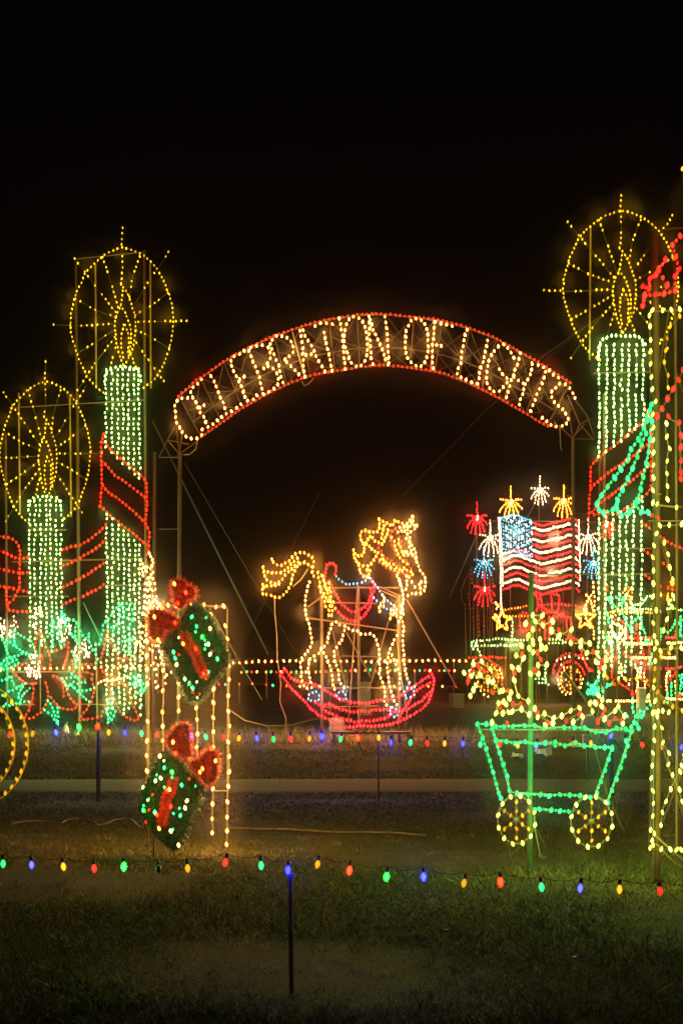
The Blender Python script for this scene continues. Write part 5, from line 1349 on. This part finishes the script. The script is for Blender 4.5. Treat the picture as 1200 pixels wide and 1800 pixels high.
far = [(-30, 1291, 'G'), (18, 1290.5, 'R'), (58, 1289.5, 'Y'), (99, 1287, 'B'), (139, 1278, 'g'), (172, 1276.5, 'r'), (191.5, 1287, 'Y'), (220, 1287.7, 'B'), (249, 1288.8, 'G'), (276.5, 1291, 'R'), (305, 1292, 'Y'), (336, 1293.3, 'B'), (362, 1295, 'G'), (393, 1295, 'R'),
       (420, 1297.5, 'Y'), (451.7, 1297.5, 'B'), (481, 1299, 'G'), (511.5, 1299, 'R'), (543.7, 1298, 'Y'), (566, 1294.5, 'b'), (598.5, 1299, 'G'), (629, 1296.5, 'r'), (665.5, 1296.3, 'Y'), (686.7, 1304.7, 'B'), (721, 1304.7, 'G'), (750.7, 1306, 'R'),
       (781, 1306.6, 'Y'), (813, 1307, 'B'), (844, 1308, 'G'), (877, 1309, 'R'), (909, 1310, 'Y'), (942, 1311, 'B'), (975, 1308, 'G'), (1007, 1307, 'R'), (1038, 1306, 'Y'), (1073, 1293, 'B'), (1100, 1303, 'G'), (1128, 1309, 'R'), (1162, 1312, 'Y'), (1197, 1313, 'B'), (1230, 1314, 'G')]
c9_string("long string of coloured bulbs beyond the gravel drive, below the horse", [(x, y, COLS[c]) for x, y, c in far], lambda x: 22.0, (7.4, 12.2), "strings of coloured bulbs edging the lawn")
def stake(label, x, ytop, Y, w, ybase=None):
    z1 = P(x, ytop, Y).z
    X = (x - 600) / F * Y
    m = MB()
    z0 = ground_z(Y) - .05
    m.tube([(X + .004, Y + .03, z0), (X, Y + .03, (z0 + z1) / 2), (X - .002, Y + .03, z1)], [w, w, w], 6)
    m.box((X, Y + .03, z1), (w * 2.4, w * 1.2, .02))
    b = Vector((X, Y, 0))
    o = link("stake", m.mesh("stake", M_DARK, b), None, b)
    tag(o, label, "stake", "stakes holding the strings of bulbs")
stake("dark steel stake under the bright blue bulb, front row at the bottom of the picture", 511, 1541, 8.52, .012)
stake("dark stake under a red bulb, left of the tinsel gifts at the drive's edge", 172.5, 1284, 22.0, .030)
stake("thin dark stake under a yellow bulb, below the rocking horse", 665, 1300, 22.0, .011)
stake("dark stake under a blue bulb, seen through the green cart", 1074, 1299, 22.0, .035)

# ================================================================== FAR STRINGS
def far_string(label, pts, kinds, Y, sp, size, group="far strings of small bulbs"):
    D = display("string_lights", label, "string lights", Y, 600, group, 30, .7)
    W = resample([P(x, y, Y) for x, y in pts], sp * Y / F)
    mbw = MB(); mbw.tube(W, .012, 4)
    c = link("cord", mbw.mesh("cord", M_SOCKET, D.org), D.o)
    by = {}
    for i, q in enumerate(W):
        by.setdefault(kinds[i % len(kinds)], []).append(q)
    for kd, ps in by.items():
        if kd is None: continue
        D.strand("bulb_set", [tuple(q) for q in ps], kd, size=size, dots=True, wire=False)
    for x in range(int(pts[0][0]), int(pts[-1][0]), 260):
        i = min(range(len(W)), key=lambda j: abs(W[j].x - (x + 40 - 600) / F * Y))
        mp = MB(); mp.tube([W[i] + Vector((0, .05, 0)), Vector((W[i].x, Y + .05, ground_z(Y) - .05))], .035, 6)
        link("post", mp.mesh("post", M_TIMBER, D.org), D.o)
far_string("far white string along the back of the field behind the horse", [(-20, 1177), (180, 1173), (300, 1168), (410, 1165), (520, 1161), (640, 1163), (760, 1161), (830, 1162)], ['warm'], 74, 11, (4.0, 6.2))
far_string("sparse far string of red, green and white bulbs just above the rockers", [(425, 1182), (470, 1181), (560, 1181), (640, 1178), (720, 1179), (800, 1179), (850, 1180)], ['orange', 'green', 'rose', 'warm', None], 66, 8.6, (4.2, 6))
far_string("sparse lowest far string of red and green bulbs beyond the horse", [(385, 1203), (440, 1202), (500, 1206), (640, 1208), (800, 1206)], ['rose', 'green', None, 'orange', None, 'warm', None], 60, 12, (4.0, 6))

# ================================================================== SMALL THINGS ON THE GROUND
def thing_box(name, label, cat, x0, x1, y0, y1, Y, depth, mat, lid=None, legs=False, rz=0.0):
    base_z = ground_z(Y)
    X0, X1 = (x0 - 600) / F * Y, (x1 - 600) / F * Y
    zt, zb = P(0, y0, Y).z, (P(0, y1, Y).z if legs else base_z - .02)
    o = bpy.data.objects.new(name, None); col.objects.link(o)
    o.location = ((X0 + X1) / 2, Y, base_z); o.rotation_euler = (0, 0, rz)
    tag(o, label, cat)
    org = Vector((0, 0, 0))
    wd, ht = X1 - X0, zt - zb
    m = MB(); m.box((0, 0, zb - base_z + ht / 2), (wd, depth, ht))
    me = m.mesh("cabinet", mat)
    c = link("cabinet", me, o)
    bv = c.modifiers.new("bevel", 'BEVEL'); bv.width = .02; bv.segments = 2
    m = MB(); m.box((0, -.01, zt - base_z + .015), (wd * 1.06, depth * 1.08, .03)); link("lid", m.mesh("lid", mat), o)
    m = MB(); m.box((wd * .02, -depth / 2 - .008, zb - base_z + ht * .5), (wd * .84, .016, ht * .82)); d = link("door", m.mesh("door", mat), o)
    m = MB(); m.box((wd * .34, -depth / 2 - .03, zb - base_z + ht * .5), (wd * .05, .03, ht * .16)); link("handle", m.mesh("handle", M_STEEL), d)
    if legs:
        for s in (-1, 1):
            m = MB(); m.tube([(s * wd * .4, 0, -.05), (s * wd * .4, 0, zb - base_z + .02)], .04, 6); link("leg", m.mesh("leg", M_TIMBER), o)
    return o
thing_box("utility_box", "pale grey utility box standing alone between the horse and the cart", "utility box", 792, 812, 1221, 1243, 54, .5, M_CARD, rz=.25)
thing_box("electric_cabinet", "beige electric cabinet on legs behind the horse's hind legs", "electric cabinet", 576, 612, 1182, 1203, 50, .5, M_TIMBER, legs=True)
thing_box("electric_cabinet", "beige electric cabinet behind the horse between middle post and front leg", "electric cabinet", 628, 652, 1201, 1240, 48, .5, M_CARD)
thing_box("transformer_box", "pinkish transformer box low behind the tower and train", "utility box", 1120, 1132, 1211, 1235, 46.5, .5, M_PLASTIC)

# plastic barrel under the rockers
bo = bpy.data.objects.new("plastic_barrel", None); col.objects.link(bo)
bo.location = ((592 - 600) / F * 33.2, 33.2, 0)
bo.scale = (.62, .62, .85)
tag(bo, "pale plastic barrel standing under the red rockers of the horse", "barrel")
m = MB(); m.lathe([(.20, 0), (.235, .06), (.245, .12), (.235, .14), (.25, .24), (.25, .34), (.235, .36), (.245, .38), (.235, .47), (.20, .52)], (0, 0, 0), (0, 0, 1), 18)
link("drum", m.mesh("drum", M_DULL, smooth=True), bo)
m = MB(); m.lathe([(.19, .50), (.21, .525), (.19, .545)], (0, 0, 0), (0, 0, 1), 18); link("lid", m.mesh("lid", M_DULL, smooth=True), bo)

# low rail bench in front of the barrel
ro = bpy.data.objects.new("low_rail", None); col.objects.link(ro)
RY = 31.6
ro.location = ((640 - 600) / F * RY, RY, 0)
tag(ro, "low wooden rail on short posts in front of the horse", "rail")
xa, xb2 = (582 - 640) / F * RY, (722 - 640) / F * RY
zt = P(0, 1288, RY).z
m = MB(); m.box(((xa + xb2) / 2, 0, zt), (xb2 - xa, .10, .05)); link("plank", m.mesh("plank", M_TIMBER), ro)
for x in (xa + .06, -.1, .52, xb2 - .05):
    m = MB(); m.box((x, .0, zt / 2 - .04), (.06, .06, zt)); link("leg", m.mesh("leg", M_TIMBER), ro)

# floodlight seen through the cart
fo = bpy.data.objects.new("floodlight", None); col.objects.link(fo)
LY = 27.5
fo.location = ((1032 - 600) / F * LY, LY, ground_z(LY))
tag(fo, "unlit white floodlight with domed shade seen through the green cart", "floodlight")
m = MB(); m.lathe([(.115, 0), (.125, .02), (.12, .10), (.095, .17), (.05, .205), (.01, .215)], (0, 0, P(0, 1279, LY).z - ground_z(LY)), (.25, 0, 1), 16)
link("shade", m.mesh("shade", M_PLASTIC, smooth=True), fo)
hz = P(0, 1279, LY).z - ground_z(LY)
m = MB(); m.tube([(0, 0, -.05), (0, .01, hz * .6), (.0, 0, hz)], .02, 8); link("stem", m.mesh("stem", M_STEEL), fo)
m = MB(); m.box((.0, -.02, hz * .72), (.16, .10, .20)); link("ballast_box", m.mesh("ballast_box", M_PLASTIC), fo)

# crumpled paper
def paper(label, x, y, Y, s, mat, cat="litter", lift=.0):
    n = 5; v = []; f = []
    for j in range(n):
        for i in range(n):
            v.append(((i / (n - 1) - .5) * s + rnd.gauss(0, s * .05), (j / (n - 1) - .5) * s * .8, abs(rnd.gauss(0, s * .22)) + .01))
    for j in range(n - 1):
        for i in range(n - 1):
            a = j * n + i; f.append((a, a + 1, a + 1 + n, a + n))
    me = bpy.data.meshes.new("litter"); me.from_pydata(v, [], f); me.materials.append(mat)
    sol = link("litter", me, None, ((x - 600) / F * Y, Y, ground_z(Y) + lift))
    md = sol.modifiers.new("thick", 'SOLIDIFY'); md.thickness = .002
    sol.rotation_euler = (rnd.uniform(.2, .6), 0, rnd.random() * 3)
    tag(sol, label, cat)
paper("crumpled white sheet lying in the weeds behind the cart's post", 949, 1294, 28.9, .34, M_PLASTIC)
paper("scrap of white paper lying left of the cart's post", 908, 1297, 28.6, .22, M_PLASTIC)
paper("pale dead leaf on the dark lawn below the blue star bulb", 780, 1650, 10.2, .05, M_PALEWIRE, "leaf", .03)
paper("crumpled pale leaf on the dark lawn at lower right", 1017, 1698, 9.3, .06, M_PALEWIRE, "leaf", .03)
paper("pale rag lying in the weeds below the left poinsettias", 122, 1296, 35.0, .42, M_PLASTIC)

# cables on the lawn
def ground_cable(label, pts):
    W = []
    for x, y, h in pts:
        Y = 1.7 * F / (y - 1150)
        for _ in range(4): Y = (CAM_H - ground_z(Y)) * F / (y - 1150)
        W.append(Vector(((x - 600) / F * Y, Y, ground_z(Y) + .012 + h)))
    W = resample(W, .08)
    m = MB(); m.tube(W, .010, 6)
    b = W[0].copy()
    tag(link("cable", m.mesh("cable", M_CABLE, b), None, b), label, "cable")
ground_cable("pale cable looping over the lawn left of the tinsel gifts", [(20, 1450, 0), (45, 1447, .01), (75, 1446, .01), (110, 1449, 0), (118, 1446, .02), (140, 1445, .03), (165, 1449, .02), (172, 1452, 0), (185, 1451, 0), (205, 1445, .02), (230, 1446, .03), (246, 1456, 0)])
ground_cable("pale cable lying across the lawn right of the drop lights", [(400, 1457, 0), (450, 1459, 0), (500, 1461, .01), (560, 1463, 0), (600, 1467, .01), (650, 1465, 0), (700, 1468, .01), (748, 1471, 0)])

# ================================================================== HAZE added for the glow round the bulbs
def build_haze(dens, g):
    m, n, l = new_mat("bloom_haze")
    out = n.new("ShaderNodeOutputMaterial")
    v = n.new("ShaderNodeVolumePrincipled")
    v.inputs["Color"].default_value = (.95, .80, .62, 1)
    v.inputs["Density"].default_value = dens
    v.inputs["Anisotropy"].default_value = g
    l.new(v.outputs[0], out.inputs["Volume"])
    mb = MB(); mb.box((0, 40, 6.0), (90, 92, 14.6))
    tag(link("haze", mb.mesh("haze", m)), "thin haze added to spread a glow round the bulbs", kind="stuff")
build_haze(.0006, .994)

F1.tone = F2.tone = {"soft white": .35}
for D in DISPLAYS: D.lamps()
print("lamps", LAMPS[0], "objects", len(bpy.data.objects))
